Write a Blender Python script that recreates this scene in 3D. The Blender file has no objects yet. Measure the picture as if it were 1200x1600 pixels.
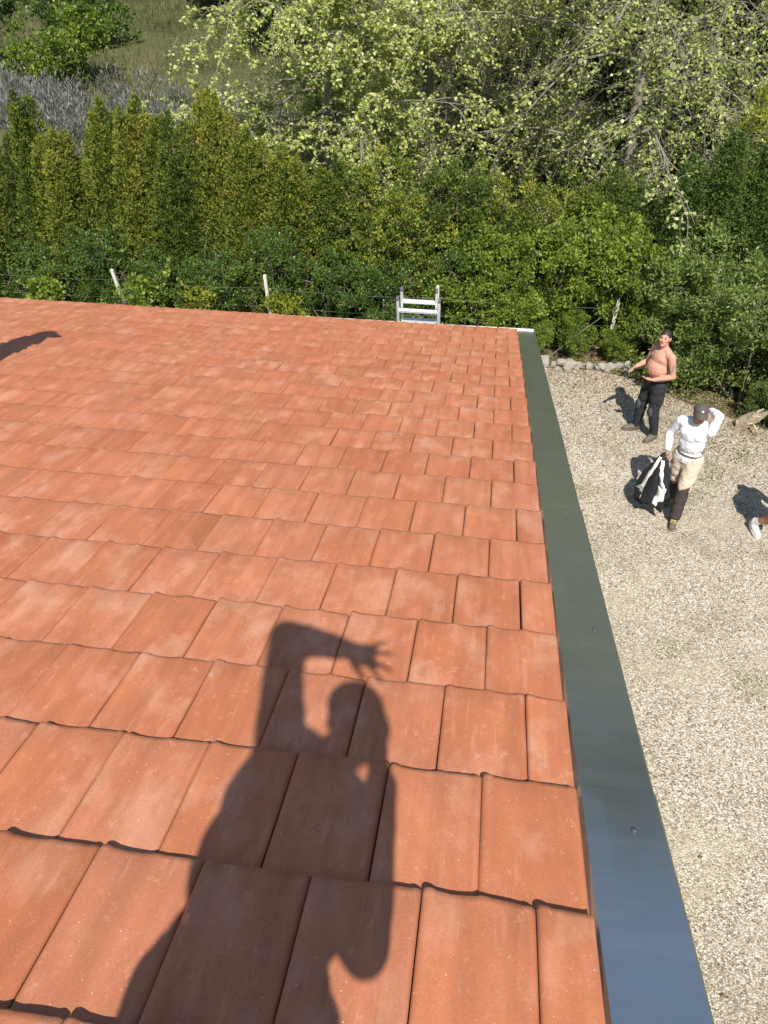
import bpy, math, random
import numpy as np
from mathutils import Vector, Matrix

random.seed(7)
RNG = np.random.default_rng(11)
scene = bpy.context.scene
COL = scene.collection

# ------------------------------------------------------------------ camera
cam_data = bpy.data.cameras.new('camera')
cam = bpy.data.objects.new('camera', cam_data)
COL.objects.link(cam)
cam_data.sensor_fit = 'VERTICAL'
cam_data.sensor_height = 36.0
cam_data.sensor_width = 27.0
cam_data.lens = 1300.0 / 1600.0 * 36.0
cam_data.clip_start = 0.02
cam_data.clip_end = 2000.0
RIGHT = Vector((0.99063309, 0.13654310, 0.00143507))
DOWN = Vector((0.08520578, -0.60989527, -0.78788815))
FWD = Vector((-0.10670545, 0.78063035, -0.61581670))
CAM = Vector((-0.321, 0.0, 7.05))
_m = Matrix((RIGHT, -DOWN, -FWD)).transposed().to_4x4()
_m.translation = CAM
cam.matrix_world = _m
scene.camera = cam
scene.render.resolution_x = 768
scene.render.resolution_y = 1024
scene.cycles.max_bounces = 5
scene.cycles.diffuse_bounces = 2
scene.cycles.transmission_bounces = 3

# ------------------------------------------------------------------ light
SUN = Vector((0.115, -0.621, 0.777)).normalized()       # towards the sun
world = bpy.data.worlds.new('World')
scene.world = world
world.use_nodes = True
wn = world.node_tree
bg = wn.nodes['Background']
sky = wn.nodes.new('ShaderNodeTexSky')
sky.sky_type = 'NISHITA'
sky.sun_disc = False
sky.sun_elevation = math.asin(SUN.z)
sky.sun_rotation = math.atan2(SUN.x, SUN.y)
sky.altitude = 200
sky.air_density = 1.0
sky.dust_density = 0.6
wn.links.new(sky.outputs[0], bg.inputs[0])
bg.inputs[1].default_value = 0.105
sun_data = bpy.data.lights.new('sun', 'SUN')
sun_data.energy = 5.0
sun_data.angle = math.radians(0.53)
sun_data.color = (1.0, 0.955, 0.89)
sun = bpy.data.objects.new('sun', sun_data)
COL.objects.link(sun)
sun.rotation_euler = SUN.to_track_quat('Z', 'Y').to_euler()
sun.location = (0, -10, 30)
scene.view_settings.view_transform = 'Standard'
scene.view_settings.look = 'None'
scene.view_settings.exposure = 0.45
scene.view_settings.gamma = 1.0
scene.view_settings.use_curve_mapping = False

# ------------------------------------------------------------------ helpers
def link(o, parent=None):
    COL.objects.link(o)
    if parent is not None:
        o.parent = parent
    return o

def tag(o, label=None, cat=None, group=None, kind=None):
    if label: o['label'] = label
    if cat: o['category'] = cat
    if group: o['group'] = group
    if kind: o['kind'] = kind
    return o

def empty(name, loc=(0, 0, 0), rz=0.0, parent=None):
    o = bpy.data.objects.new(name, None)
    o.location = loc
    o.rotation_euler = (0, 0, rz)
    o.empty_display_size = 0.2
    return link(o, parent)

def mesh_obj(name, verts, faces, mat, parent=None, smooth=False):
    me = bpy.data.meshes.new(name)
    me.from_pydata([tuple(v) for v in verts], [], faces)
    me.update()
    if mat: me.materials.append(mat)
    if smooth:
        me.polygons.foreach_set('use_smooth', [True] * len(me.polygons))
    return link(bpy.data.objects.new(name, me), parent)

def np_mesh(name, V, F, mat, tint=None, smooth=False):
    """V (n,3) float, F (m,k) int -> mesh; tint (n,) stored on points."""
    me = bpy.data.meshes.new(name)
    V = np.ascontiguousarray(V, dtype=np.float32)
    F = np.ascontiguousarray(F, dtype=np.int32)
    m, k = F.shape
    me.vertices.add(len(V)); me.vertices.foreach_set('co', V.ravel())
    me.loops.add(m * k); me.loops.foreach_set('vertex_index', F.ravel())
    me.polygons.add(m)
    me.polygons.foreach_set('loop_start', np.arange(0, m * k, k, dtype=np.int32))
    me.polygons.foreach_set('loop_total', np.full(m, k, dtype=np.int32))
    if smooth:
        me.polygons.foreach_set('use_smooth', np.ones(m, dtype=bool))
    if tint is not None:
        at = me.attributes.new('tint', 'FLOAT', 'POINT')
        at.data.foreach_set('value', np.ascontiguousarray(tint, dtype=np.float32))
    me.update(calc_edges=True)
    if mat: me.materials.append(mat)
    return me

def unit(a):
    return a / np.maximum(np.linalg.norm(a, axis=-1, keepdims=True), 1e-9)

def leaves(P, A, L, Wd, tint, fold=0.18, up=None):
    """Diamond leaves. P base points, A axis dirs, L lengths, Wd widths -> V,F,tint per vertex."""
    n = len(P)
    A = unit(A)
    R = RNG.normal(size=(n, 3)) if up is None else up + 0.45 * RNG.normal(size=(n, 3))
    B = unit(np.cross(A, R))
    N = np.cross(B, A)
    L = np.asarray(L).reshape(-1, 1) * np.ones((n, 1)); Wd = np.asarray(Wd).reshape(-1, 1) * np.ones((n, 1))
    mid = P + A * L * 0.45
    V = np.stack([P, mid + B * Wd * 0.5 + N * Wd * fold, P + A * L, mid - B * Wd * 0.5 + N * Wd * fold], 1).reshape(-1, 3)
    F = np.arange(4 * n).reshape(n, 4)
    return V, F, np.repeat(tint, 4)

def fbm(p, seed, f=1.0):
    """cheap smooth noise from sines, p (n,3)"""
    r = np.random.default_rng(seed); s = 0
    for k in range(5):
        d = r.normal(size=3) * f * (1.0 + 0.55 * k); s = s + np.sin(p @ d + r.uniform(0, 6.28)) / (1 + 0.35 * k)
    return s / 2.6

def merge(parts):
    Vs, Fs, Ts, o = [], [], [], 0
    for V, F, T in parts:
        Vs.append(V); Fs.append(F + o); Ts.append(T); o += len(V)
    return np.concatenate(Vs), np.concatenate(Fs), np.concatenate(Ts)

def tubes(branches):
    """branches: list of (pts (k,3), radii (k,), sides) -> V, F (quads)."""
    Vs, Fs, o = [], [], 0
    for pts, rad, s in branches:
        pts = np.asarray(pts, float); rad = np.asarray(rad, float); k = len(pts)
        T = np.gradient(pts, axis=0); T = unit(T)
        ref = np.array([0.31, 0.17, 0.93]) if abs(T[0] @ np.array([0.31, 0.17, 0.93])) < 0.9 else np.array([1.0, 0, 0])
        B = unit(np.cross(T, ref)); N = np.cross(B, T)
        a = np.linspace(0, 2 * np.pi, s, endpoint=False)
        ring = (np.cos(a)[None, :, None] * B[:, None, :] + np.sin(a)[None, :, None] * N[:, None, :]) * rad[:, None, None] + pts[:, None, :]
        Vs.append(ring.reshape(-1, 3))
        i = np.arange(k - 1)[:, None] * s + np.arange(s)[None, :]
        j = np.arange(k - 1)[:, None] * s + (np.arange(s)[None, :] + 1) % s
        Fs.append(np.stack([i, j, j + s, i + s], -1).reshape(-1, 4) + o)
        o += k * s
    return np.concatenate(Vs), np.concatenate(Fs)

def add_box(V, F, c, h, M=None):
    """axis-aligned box centre c half h (optionally through 3x3 M)."""
    o = len(V)
    for sx in (-1, 1):
        for sy in (-1, 1):
            for sz in (-1, 1):
                p = Vector((c[0] + sx * h[0], c[1] + sy * h[1], c[2] + sz * h[2]))
                V.append(M @ p if M else p)
    F += [[o + a for a in f] for f in ((0, 1, 3, 2), (4, 6, 7, 5), (0, 4, 5, 1), (2, 3, 7, 6), (0, 2, 6, 4), (1, 5, 7, 3))]

def box_obj(name, c, h, mat, parent=None, bevel=0.0):
    V, F = [], []
    add_box(V, F, c, h)
    o = mesh_obj(name, V, F, mat, parent)
    if bevel:
        b = o.modifiers.new('bevel', 'BEVEL'); b.width = bevel; b.segments = 2
    return o

# ------------------------------------------------------------------ materials
class NT:
    def __init__(self, name):
        self.mat = bpy.data.materials.new(name)
        self.mat.use_nodes = True
        self.t = self.mat.node_tree
        self.bsdf = self.t.nodes['Principled BSDF']
        self.out = self.t.nodes['Material Output']
    def n(self, typ, **kw):
        nd = self.t.nodes.new(typ)
        ins = kw.pop('ins', {})
        for k, v in kw.items(): setattr(nd, k, v)
        for k, v in ins.items(): self.set(nd.inputs[k], v)
        return nd
    def set(self, sock, v):
        if isinstance(v, bpy.types.NodeSocket): self.t.links.new(v, sock)
        else: sock.default_value = v
    def math(self, op, a, b=0.0, c=None, clamp=False):
        nd = self.t.nodes.new('ShaderNodeMath'); nd.operation = op; nd.use_clamp = clamp
        self.set(nd.inputs[0], a); self.set(nd.inputs[1], b)
        if c is not None: self.set(nd.inputs[2], c)
        return nd.outputs[0]
    def vmath(self, op, a, b=(0, 0, 0)):
        nd = self.t.nodes.new('ShaderNodeVectorMath'); nd.operation = op
        self.set(nd.inputs[0], a); self.set(nd.inputs[1], b)
        return nd.outputs[1] if op in ('LENGTH', 'DISTANCE', 'DOT_PRODUCT') else nd.outputs[0]
    def mix(self, f, a, b, blend='MIX'):
        nd = self.t.nodes.new('ShaderNodeMix'); nd.data_type = 'RGBA'; nd.blend_type = blend
        self.set(nd.inputs[0], f); self.set(nd.inputs[6], a); self.set(nd.inputs[7], b)
        return nd.outputs[2]
    def noise(self, vec, scale, detail=3.0, rough=0.55, dim='3D'):
        nd = self.n('ShaderNodeTexNoise', noise_dimensions=dim)
        if vec is not None: self.set(nd.inputs['Vector'], vec)
        nd.inputs['Scale'].default_value = scale; nd.inputs['Detail'].default_value = detail; nd.inputs['Roughness'].default_value = rough
        return nd.outputs[0]
    def ramp(self, f, stops, interp='LINEAR'):
        nd = self.t.nodes.new('ShaderNodeValToRGB'); cr = nd.color_ramp; cr.interpolation = interp
        while len(cr.elements) < len(stops): cr.elements.new(0.5)
        for e, (p, c) in zip(cr.elements, stops):
            e.position = p; e.color = (c[0], c[1], c[2], 1) if not isinstance(c, (int, float)) else (c, c, c, 1)
        self.set(nd.inputs[0], f)
        return nd.outputs[0]
    def bump(self, h, strength=0.3, dist=0.01, normal=None):
        nd = self.t.nodes.new('ShaderNodeBump'); nd.inputs['Strength'].default_value = strength; nd.inputs['Distance'].default_value = dist
        self.set(nd.inputs['Height'], h)
        if normal is not None: self.set(nd.inputs['Normal'], normal)
        self.set(self.bsdf.inputs['Normal'], nd.outputs[0])
        return nd.outputs[0]
    def base(self, c): self.set(self.bsdf.inputs['Base Color'], c)
    def rough(self, v): self.set(self.bsdf.inputs['Roughness'], v)
    def p(self, k, v): self.set(self.bsdf.inputs[k], v)

def rgb(*c): return (c[0], c[1], c[2], 1.0)

def plain(name, c, rough=0.6, metal=0.0, nscale=30.0, var=0.25, bump=0.15, spec=0.5, bdist=0.004, coord='Object'):
    m = NT(name)
    tc = m.n('ShaderNodeTexCoord').outputs[coord]
    f = m.noise(tc, nscale, 4)
    k = m.math('MULTIPLY_ADD', f, 2 * var, 1 - var)
    col = m.mix(1.0, rgb(*c), k, 'MULTIPLY')
    m.base(col); m.rough(rough); m.p('Metallic', metal); m.p('Specular IOR Level', spec)
    m.bump(m.noise(tc, nscale * 2.5, 3), bump, bdist)
    return m.mat

def tile_material(name, island):
    m = NT(name)
    geo = m.n('ShaderNodeNewGeometry')
    pos = geo.outputs['Position']
    rnd = geo.outputs['Random Per Island'] if island else m.n('ShaderNodeObjectInfo').outputs['Random']
    off = m.n('ShaderNodeCombineXYZ', ins={0: m.math('MULTIPLY', rnd, 37.0), 1: m.math('MULTIPLY', rnd, 91.0), 2: m.math('MULTIPLY', rnd, 13.0)}).outputs[0]
    v = m.vmath('ADD', pos, off)
    base = m.ramp(rnd, [(0.0, (0.425, 0.145, 0.064)), (0.25, (0.455, 0.159, 0.071)), (0.6, (0.478, 0.170, 0.078)), (0.85, (0.455, 0.169, 0.085)), (1.0, (0.505, 0.184, 0.086))])
    # broad fired-clay mottling, stretched down the slope
    st = m.vmath('MULTIPLY', v, (1.0, 0.30, 0.30))
    mott = m.noise(st, 13.0, 4, 0.6)
    col = m.mix(1.0, base, m.ramp(mott, [(0.28, 0.88), (0.5, 1.0), (0.72, 1.12)]), 'MULTIPLY')
    # pale lime / dust patches with a shape of their own
    pat = m.noise(m.vmath('MULTIPLY', v, (1.0, 0.55, 0.55)), 7.0, 5, 0.62)
    amt = m.math('MULTIPLY_ADD', m.noise(pos, 0.9, 2), 0.9, 0.05)
    pf = m.math('MULTIPLY', m.ramp(pat, [(0.50, 0.0), (0.66, 1.0)]), amt, clamp=True)
    col = m.mix(m.math('MULTIPLY', pf, 0.75), col, rgb(0.66, 0.36, 0.235))
    sc2 = m.noise(m.vmath('MULTIPLY', v, (1.0, 0.8, 0.8)), 34.0, 4, 0.7)
    col = m.mix(m.math('MULTIPLY', m.ramp(sc2, [(0.60, 0.0), (0.72, 1.0)]), m.math('MULTIPLY', amt, 0.6)), col, rgb(0.70, 0.45, 0.33))
    # thin scuffs
    sc = m.noise(m.vmath('MULTIPLY', v, (60.0, 6.0, 6.0)), 1.0, 3, 0.5)
    col = m.mix(m.math('MULTIPLY', m.ramp(sc, [(0.62, 0.0), (0.72, 1.0)]), 0.16), col, rgb(0.66, 0.42, 0.31))
    # white specks
    fine = m.noise(v, 210.0, 2, 0.6)
    col = m.mix(1.0, col, m.ramp(fine, [(0.3, 0.91), (0.7, 1.09)]), 'MULTIPLY')
    vo = m.n('ShaderNodeTexVoronoi', ins={'Vector': v, 'Scale': 46.0}).outputs['Distance']
    sp = m.math('LESS_THAN', vo, m.math('MULTIPLY', m.noise(v, 6.0, 1), 0.13))
    col = m.mix(m.math('MULTIPLY', sp, 0.55), col, rgb(0.72, 0.58, 0.47))
    # lengthwise rib shading painted into the colour, and a few grey weather streaks
    ban = m.noise(m.vmath('MULTIPLY', v, (26.0, 0.8, 0.8)), 1.0, 2, 0.5)
    col = m.mix(1.0, col, m.ramp(ban, [(0.3, 0.91), (0.7, 1.08)]), 'MULTIPLY')
    gr = m.noise(m.vmath('MULTIPLY', v, (1.0, 0.22, 0.22)), 17.0, 4, 0.6)
    col = m.mix(m.math('MULTIPLY', m.ramp(gr, [(0.60, 0.0), (0.74, 1.0)]), 0.16), col, rgb(0.32, 0.165, 0.105))
    m.base(col)
    m.rough(m.ramp(mott, [(0.3, 0.62), (0.7, 0.78)]))
    m.p('Specular IOR Level', 0.28)
    h = m.math('ADD', m.math('MULTIPLY', m.noise(v, 160.0, 3), 0.35), m.noise(m.vmath('MULTIPLY', v, (1.0, 0.4, 0.4)), 22.0, 3))
    m.bump(h, 0.22, 0.006)
    return m.mat

def leaf_material(name, stops, trans=0.35, rough=0.55, spec=0.25):
    m = NT(name)
    t = m.n('ShaderNodeAttribute', attribute_name='tint').outputs['Fac']
    inf = m.n('ShaderNodeObjectInfo').outputs['Random']
    t2 = m.math('ADD', t, m.math('MULTIPLY_ADD', inf, 0.10, -0.05), clamp=True)
    col = m.ramp(t2, stops)
    m.base(col); m.rough(rough); m.p('Specular IOR Level', spec)
    tr = m.n('ShaderNodeBsdfTranslucent')
    m.set(tr.inputs[0], m.mix(1.0, col, rgb(1.1, 1.15, 0.55), 'MULTIPLY'))
    mx = m.n('ShaderNodeMixShader')
    mx.inputs[0].default_value = trans
    m.t.links.new(m.bsdf.outputs[0], mx.inputs[1]); m.t.links.new(tr.outputs[0], mx.inputs[2])
    m.t.links.new(mx.outputs[0], m.out.inputs[0])
    return m.mat

MT = {}
MT['tile'] = tile_material('terracotta_tile', False)
MT['tile_field'] = tile_material('terracotta_tile_field', True)

def flashing_material():
    m = NT('anthracite_flashing')
    pos = m.n('ShaderNodeNewGeometry').outputs['Position']
    n1 = m.noise(pos, 2.2, 4)
    sm = m.noise(m.vmath('MULTIPLY', pos, (1.0, 5.0, 5.0)), 3.0, 4, 0.6)
    col = m.mix(m.ramp(sm, [(0.50, 0.0), (0.72, 0.9)]), rgb(0.47, 0.51, 0.52), rgb(0.55, 0.57, 0.57))
    scr = m.noise(m.vmath('MULTIPLY', pos, (9.0, 70.0, 70.0)), 1.0, 2)
    col = m.mix(m.math('MULTIPLY', m.ramp(scr, [(0.70, 0.0), (0.76, 1.0)]), 0.35), col, rgb(0.45, 0.46, 0.46))
    m.base(col)
    m.p('Metallic', 0.88)
    m.rough(m.ramp(n1, [(0.3, 0.16), (0.7, 0.27)]))
    m.bump(m.math('ADD', m.noise(pos, 5.0, 2), m.math('MULTIPLY', m.noise(pos, 1.6, 2), 1.5)), 0.10, 0.02)
    return m.mat
MT['flashing'] = flashing_material()
MT['screw'] = plain('screw_head', (0.07, 0.075, 0.08), 0.6, 0.3, 200, 0.1)
MT['pvc'] = plain('white_pvc', (0.72, 0.72, 0.70), 0.4, 0, 20, 0.08)
MT['render'] = plain('cream_render', (0.55, 0.48, 0.38), 0.9, 0, 8, 0.1, 0.5)
MT['timber'] = plain('roof_timber', (0.20, 0.13, 0.07), 0.8, 0, 20, 0.2)
MT['alu'] = plain('brushed_aluminium', (0.74, 0.75, 0.76), 0.42, 0.35, 60, 0.12, 0.1)
MT['alu_dark'] = plain('grey_plastic_cap', (0.10, 0.11, 0.13), 0.55, 0, 60, 0.1)
MT['concrete'] = plain('pale_concrete', (0.66, 0.62, 0.54), 0.9, 0, 22, 0.22, 0.5)
MT['wire'] = plain('galvanised_wire', (0.30, 0.31, 0.29), 0.5, 0.4, 90, 0.1)
MT['rock'] = plain('pale_limestone', (0.50, 0.46, 0.38), 0.95, 0, 9, 0.4, 1.0, bdist=0.03)
MT['bark'] = plain('grey_bark', (0.20, 0.165, 0.125), 0.95, 0, 14, 0.45, 1.0, bdist=0.03)
MT['bark_light'] = plain('pale_lichen_bark', (0.225, 0.20, 0.15), 0.95, 0, 9, 0.4, 0.8, bdist=0.02)
MT['dead_wood'] = plain('weathered_wood', (0.48, 0.39, 0.27), 0.9, 0, 16, 0.4, 1.0, bdist=0.02)

def gravel_material():
    m = NT('gravel')
    pos = m.n('ShaderNodeNewGeometry').outputs['Position']
    warp = m.vmath('ADD', pos, m.vmath('MULTIPLY', m.n('ShaderNodeTexNoise', ins={'Vector': pos, 'Scale': 40.0}).outputs['Color'], (0.012, 0.012, 0.012)))
    vo = m.n('ShaderNodeTexVoronoi', ins={'Vector': warp, 'Scale': 66.0})
    cid = vo.outputs['Color']
    sep = m.n('ShaderNodeSeparateColor', ins={0: cid})
    stone = m.ramp(sep.outputs[0], [(0.0, (0.13, 0.10, 0.068)), (0.2, (0.28, 0.232, 0.165)), (0.5, (0.46, 0.402, 0.305)), (0.8, (0.58, 0.52, 0.405)), (1.0, (0.78, 0.73, 0.61))])
    soil = rgb(0.20, 0.155, 0.105)
    gap = m.ramp(vo.outputs['Distance'], [(0.42, 0.0), (0.68, 1.0)])
    big = m.noise(pos, 0.55, 5, 0.62)
    col = m.mix(m.math('MULTIPLY', gap, 0.6), stone, soil)
    # mossy and brown worn patches
    mossn = m.noise(m.vmath('ADD', pos, (13.0, 4.0, 0.0)), 1.1, 5, 0.66)
    mf = m.math('MULTIPLY', m.ramp(mossn, [(0.54, 0.0), (0.68, 1.0)]), m.ramp(sep.outputs[1], [(0.25, 0.0), (0.6, 0.75)]))
    col = m.mix(mf, col, rgb(0.16, 0.14, 0.065))
    dust = m.noise(m.vmath('ADD', pos, (3.0, 9.0, 0.0)), 0.8, 5, 0.6)
    col = m.mix(m.math('MULTIPLY', m.ramp(dust, [(0.50, 0.0), (0.68, 1.0)]), 0.55), col, rgb(0.43, 0.365, 0.27))
    col = m.mix(1.0, col, m.ramp(big, [(0.3, 0.82), (0.55, 1.00), (0.75, 1.12)]), 'MULTIPLY')
    m.base(col); m.rough(0.95); m.p('Specular IOR Level', 0.15)
    hgt = m.math('SUBTRACT', 1.0, vo.outputs['Distance'])
    m.bump(hgt, 0.65, 0.010)
    return m.mat
MT['gravel'] = gravel_material()

def pebble_material():
    m = NT('gravel_stone')
    r = m.n('ShaderNodeNewGeometry').outputs['Random Per Island']
    col = m.ramp(r, [(0.0, (0.11, 0.085, 0.058)), (0.18, (0.26, 0.213, 0.15)), (0.42, (0.46, 0.40, 0.305)), (0.75, (0.60, 0.54, 0.425)), (1.0, (0.82, 0.78, 0.68))])
    m.base(col); m.rough(0.9); m.p('Specular IOR Level', 0.2)
    return m.mat
MT['pebble'] = pebble_material()

def terrain_material():
    m = NT('rough_meadow')
    pos = m.n('ShaderNodeNewGeometry').outputs['Position']
    n1 = m.noise(pos, 0.35, 6, 0.65)
    n2 = m.noise(pos, 9.0, 4, 0.6)
    col = m.ramp(n1, [(0.30, (0.070, 0.062, 0.034)), (0.45, (0.090, 0.095, 0.038)), (0.6, (0.130, 0.122, 0.058)), (0.75, (0.080, 0.105, 0.036))])
    col = m.mix(1.0, col, m.ramp(n2, [(0.3, 0.55), (0.7, 1.35)]), 'MULTIPLY')
    m.base(col); m.rough(1.0); m.p('Specular IOR Level', 0.1)
    m.bump(n2, 0.8, 0.05)
    return m.mat
MT['terrain'] = terrain_material()

MT['thuja'] = leaf_material('conifer_spray', [(0.0, (0.045, 0.080, 0.015)), (0.30, (0.115, 0.165, 0.025)), (0.60, (0.205, 0.240, 0.036)), (0.85, (0.310, 0.305, 0.050)), (1.0, (0.330, 0.265, 0.070))], 0.34)
MT['thuja_dark'] = leaf_material('dark_conifer_spray', [(0.0, (0.040, 0.075, 0.020)), (0.5, (0.090, 0.150, 0.032)), (1.0, (0.170, 0.220, 0.050))], 0.3)
MT['privet'] = leaf_material('dark_shrub_leaf', [(0.0, (0.050, 0.095, 0.018)), (0.5, (0.110, 0.185, 0.032)), (1.0, (0.210, 0.300, 0.055))], 0.32, 0.42, 0.4)
MT['bright'] = leaf_material('bright_shrub_leaf', [(0.0, (0.095, 0.155, 0.022)), (0.5, (0.225, 0.300, 0.040)), (1.0, (0.420, 0.470, 0.080))], 0.4, 0.45, 0.35)
MT['olive'] = leaf_material('narrow_shrub_leaf', [(0.0, (0.070, 0.115, 0.024)), (0.5, (0.165, 0.230, 0.050)), (1.0, (0.350, 0.410, 0.130))], 0.35, 0.42, 0.4)
MT['hedge_mix'] = leaf_material('mixed_hedge_leaf', [(0.0, (0.050, 0.085, 0.018)), (0.35, (0.120, 0.170, 0.028)), (0.65, (0.225, 0.260, 0.036)), (0.9, (0.340, 0.320, 0.045)), (1.0, (0.400, 0.360, 0.060))], 0.34)
MT['yellow'] = leaf_material('yellow_green_leaf', [(0.0, (0.150, 0.190, 0.022)), (0.5, (0.270, 0.300, 0.030)), (1.0, (0.400, 0.380, 0.050))], 0.4)
MT['linden'] = leaf_material('young_pale_leaf', [(0.0, (0.210, 0.255, 0.060)), (0.5, (0.440, 0.485, 0.140)), (0.85, (0.620, 0.640, 0.290)), (1.0, (0.620, 0.680, 0.110))], 0.40, 0.4, 0.5)
MT['wood_leaf'] = leaf_material('woodland_leaf', [(0.0, (0.022, 0.040, 0.012)), (0.5, (0.050, 0.080, 0.022)), (1.0, (0.120, 0.140, 0.040))], 0.25)
MT['grass'] = leaf_material('dry_grass_blade', [(0.0, (0.055, 0.080, 0.024)), (0.5, (0.110, 0.125, 0.045)), (1.0, (0.260, 0.225, 0.120))], 0.3)
MT['lavender'] = leaf_material('grey_weed_stem', [(0.0, (0.070, 0.080, 0.040)), (0.4, (0.130, 0.138, 0.105)), (1.0, (0.265, 0.258, 0.262))], 0.25)
MT['litter'] = leaf_material('fallen_leaf', [(0.0, (0.100, 0.060, 0.030)), (0.5, (0.260, 0.170, 0.085)), (1.0, (0.480, 0.380, 0.240))], 0.1)
MT['weed'] = leaf_material('small_weed_leaf', [(0.0, (0.080, 0.130, 0.030)), (1.0, (0.220, 0.300, 0.060))], 0.3)

# ------------------------------------------------------------------ ground
def ground():
    # one sheet out to the horizon, gently uneven behind the fence
    n = 90
    xs = np.concatenate([-np.geomspace(900, 26, 14), np.linspace(-24, 24, n), np.geomspace(26, 900, 14)])
    ys = np.concatenate([-np.geomspace(500, 9, 12), np.linspace(-8, 60, n), np.geomspace(64, 1500, 16)])
    X, Y = np.meshgrid(xs, ys)
    far = np.clip((Y - 16) / 10, 0, 1)
    Z = far * (0.16 * np.sin(X * 0.55 + 1.3) * np.sin(Y * 0.42) + 0.07 * np.sin(X * 1.7 + Y * 0.9)) - 0.004
    Z += np.clip((Y - 24) / 60, 0, 1) ** 1.2 * 2.5
    V = np.stack([X, Y, Z], -1).reshape(-1, 3)
    w = len(xs)
    i = (np.arange(len(ys) - 1)[:, None] * w + np.arange(w - 1)[None, :]).ravel()
    F = np.stack([i, i + 1, i + w + 1, i + w], -1)
    me = np_mesh('ground', V, F, MT['terrain'], smooth=True)
    o = link(bpy.data.objects.new('ground', me)); tag(o, kind='structure')
    # gravel yard, a sheet above it with an uneven outline
    out = [(-0.4, -6), (9, -6), (9, 8.5)]
    edge = [(9, 9.5), (7.0, 10.2), (5.6, 10.9), (4.9, 11.3), (4.3, 11.75), (3.7, 12.1), (3.2, 12.35), (2.7, 12.8), (2.2, 13.25), (1.6, 13.45), (0.9, 13.42), (0.3, 13.5), (-0.6, 13.45), (-3, 13.5), (-9, 13.5), (-9, 9.5), (-0.4, 9.5)]
    V = [(x, y, 0.004) for x, y in out + edge]
    g = mesh_obj('gravel_yard', V, [list(range(len(V)))], MT['gravel'])
    tag(g, kind='structure')
ground()

def pebbles():
    n = 64000
    x = RNG.uniform(0.1, 5.2, n); y = 2.0 + 11.3 * RNG.uniform(0, 1, n)
    lim = np.interp(x, [0, 1.6, 2.2, 3.2, 4.3, 5.6], [13.4, 13.4, 13.2, 12.3, 11.7, 10.9])
    k = y < lim
    x, y = x[k], y[k]; n = len(x)
    s = RNG.uniform(0.0035, 0.0092, n) * (1 + 0.8 * (RNG.uniform(size=n) > 0.93))
    dens = fbm(np.stack([x, y, 0 * x], -1), 21, 1.3)
    k = dens + RNG.normal(0, 0.35, n) > -0.35
    x, y, s = x[k], y[k], s[k]; n = len(x)
    octa = np.array([(1, 0, 0), (0, 1, 0), (-1, 0, 0), (0, -1, 0), (0, 0, 0.75), (0, 0, -0.6)], float)
    V = octa[None] * (1 + 0.35 * RNG.normal(size=(n, 6, 1))) * s[:, None, None] * np.stack([RNG.uniform(0.8, 1.6, n), RNG.uniform(0.7, 1.2, n), RNG.uniform(0.6, 1.0, n)], -1)[:, None, :]
    a = RNG.uniform(0, 6.28, n); c, si = np.cos(a)[:, None], np.sin(a)[:, None]
    V = np.stack([V[..., 0] * c - V[..., 1] * si, V[..., 0] * si + V[..., 1] * c, V[..., 2]], -1)
    V += np.stack([x, y, 0.004 + s * 0.25], -1)[:, None, :]
    f = np.array([(0, 1, 4), (1, 2, 4), (2, 3, 4), (3, 0, 4), (1, 0, 5), (2, 1, 5), (3, 2, 5), (0, 3, 5)])
    F = (f[None] + 6 * np.arange(n)[:, None, None]).reshape(-1, 3)
    o = link(bpy.data.objects.new('gravel', np_mesh('gravel', V.reshape(-1, 3), F, MT['pebble'])))
    tag(o, 'loose pale limestone gravel spread over the yard', 'gravel', kind='stuff')
    # dry leaves: mostly along the hedge foot
    n = 13000
    x = RNG.uniform(0.3, 5.4, n); lim = np.interp(x, [0, 1.6, 2.2, 3.2, 4.3, 5.6], [13.7, 13.7, 13.5, 12.7, 12.1, 11.3])
    y = lim + 0.9 - RNG.gamma(2.0, 0.75, n)
    P = np.stack([x, y, 0.010 + RNG.uniform(0, 0.012, n)], -1)
    a = RNG.uniform(0, 6.28, n)
    A = np.stack([np.cos(a), np.sin(a), RNG.normal(0, 0.15, n)], -1)
    V, F, T = leaves(P, A, RNG.uniform(0.018, 0.045, n), RNG.uniform(0.010, 0.026, n), RNG.uniform(0, 1, n), up=np.array([0, 0, 1.0]))
    o = link(bpy.data.objects.new('fallen_leaves', np_mesh('fallen_leaves', V, F, MT['litter'], T)))
    tag(o, 'dry brown fallen leaves scattered at the hedge foot', 'leaves', kind='stuff')
    # low weeds in the gravel
    n = 2600
    ctr = np.array([(3.15, 10.6), (3.05, 10.3), (3.4, 9.6), (2.75, 9.9), (3.55, 8.7), (2.4, 11.9), (1.2, 8.6), (2.9, 6.4), (3.2, 11.3), (3.6, 11.0), (2.5, 12.6), (2.05, 6.9)])
    ci = RNG.integers(0, len(ctr), n)
    P = np.concatenate([ctr[ci] + RNG.normal(0, 0.13, (n, 2)), np.full((n, 1), 0.004)], 1)
    A = RNG.normal(size=(n, 3)); A[:, 2] = np.abs(A[:, 2]) * 0.8
    V, F, T = leaves(P, A, RNG.uniform(0.012, 0.035, n), RNG.uniform(0.006, 0.012, n), RNG.uniform(0, 1, n))
    o = link(bpy.data.objects.new('weeds', np_mesh('weeds', V, F, MT['weed'], T)))
    tag(o, 'small green weeds growing through the gravel', 'weeds', kind='stuff')
pebbles()

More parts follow.
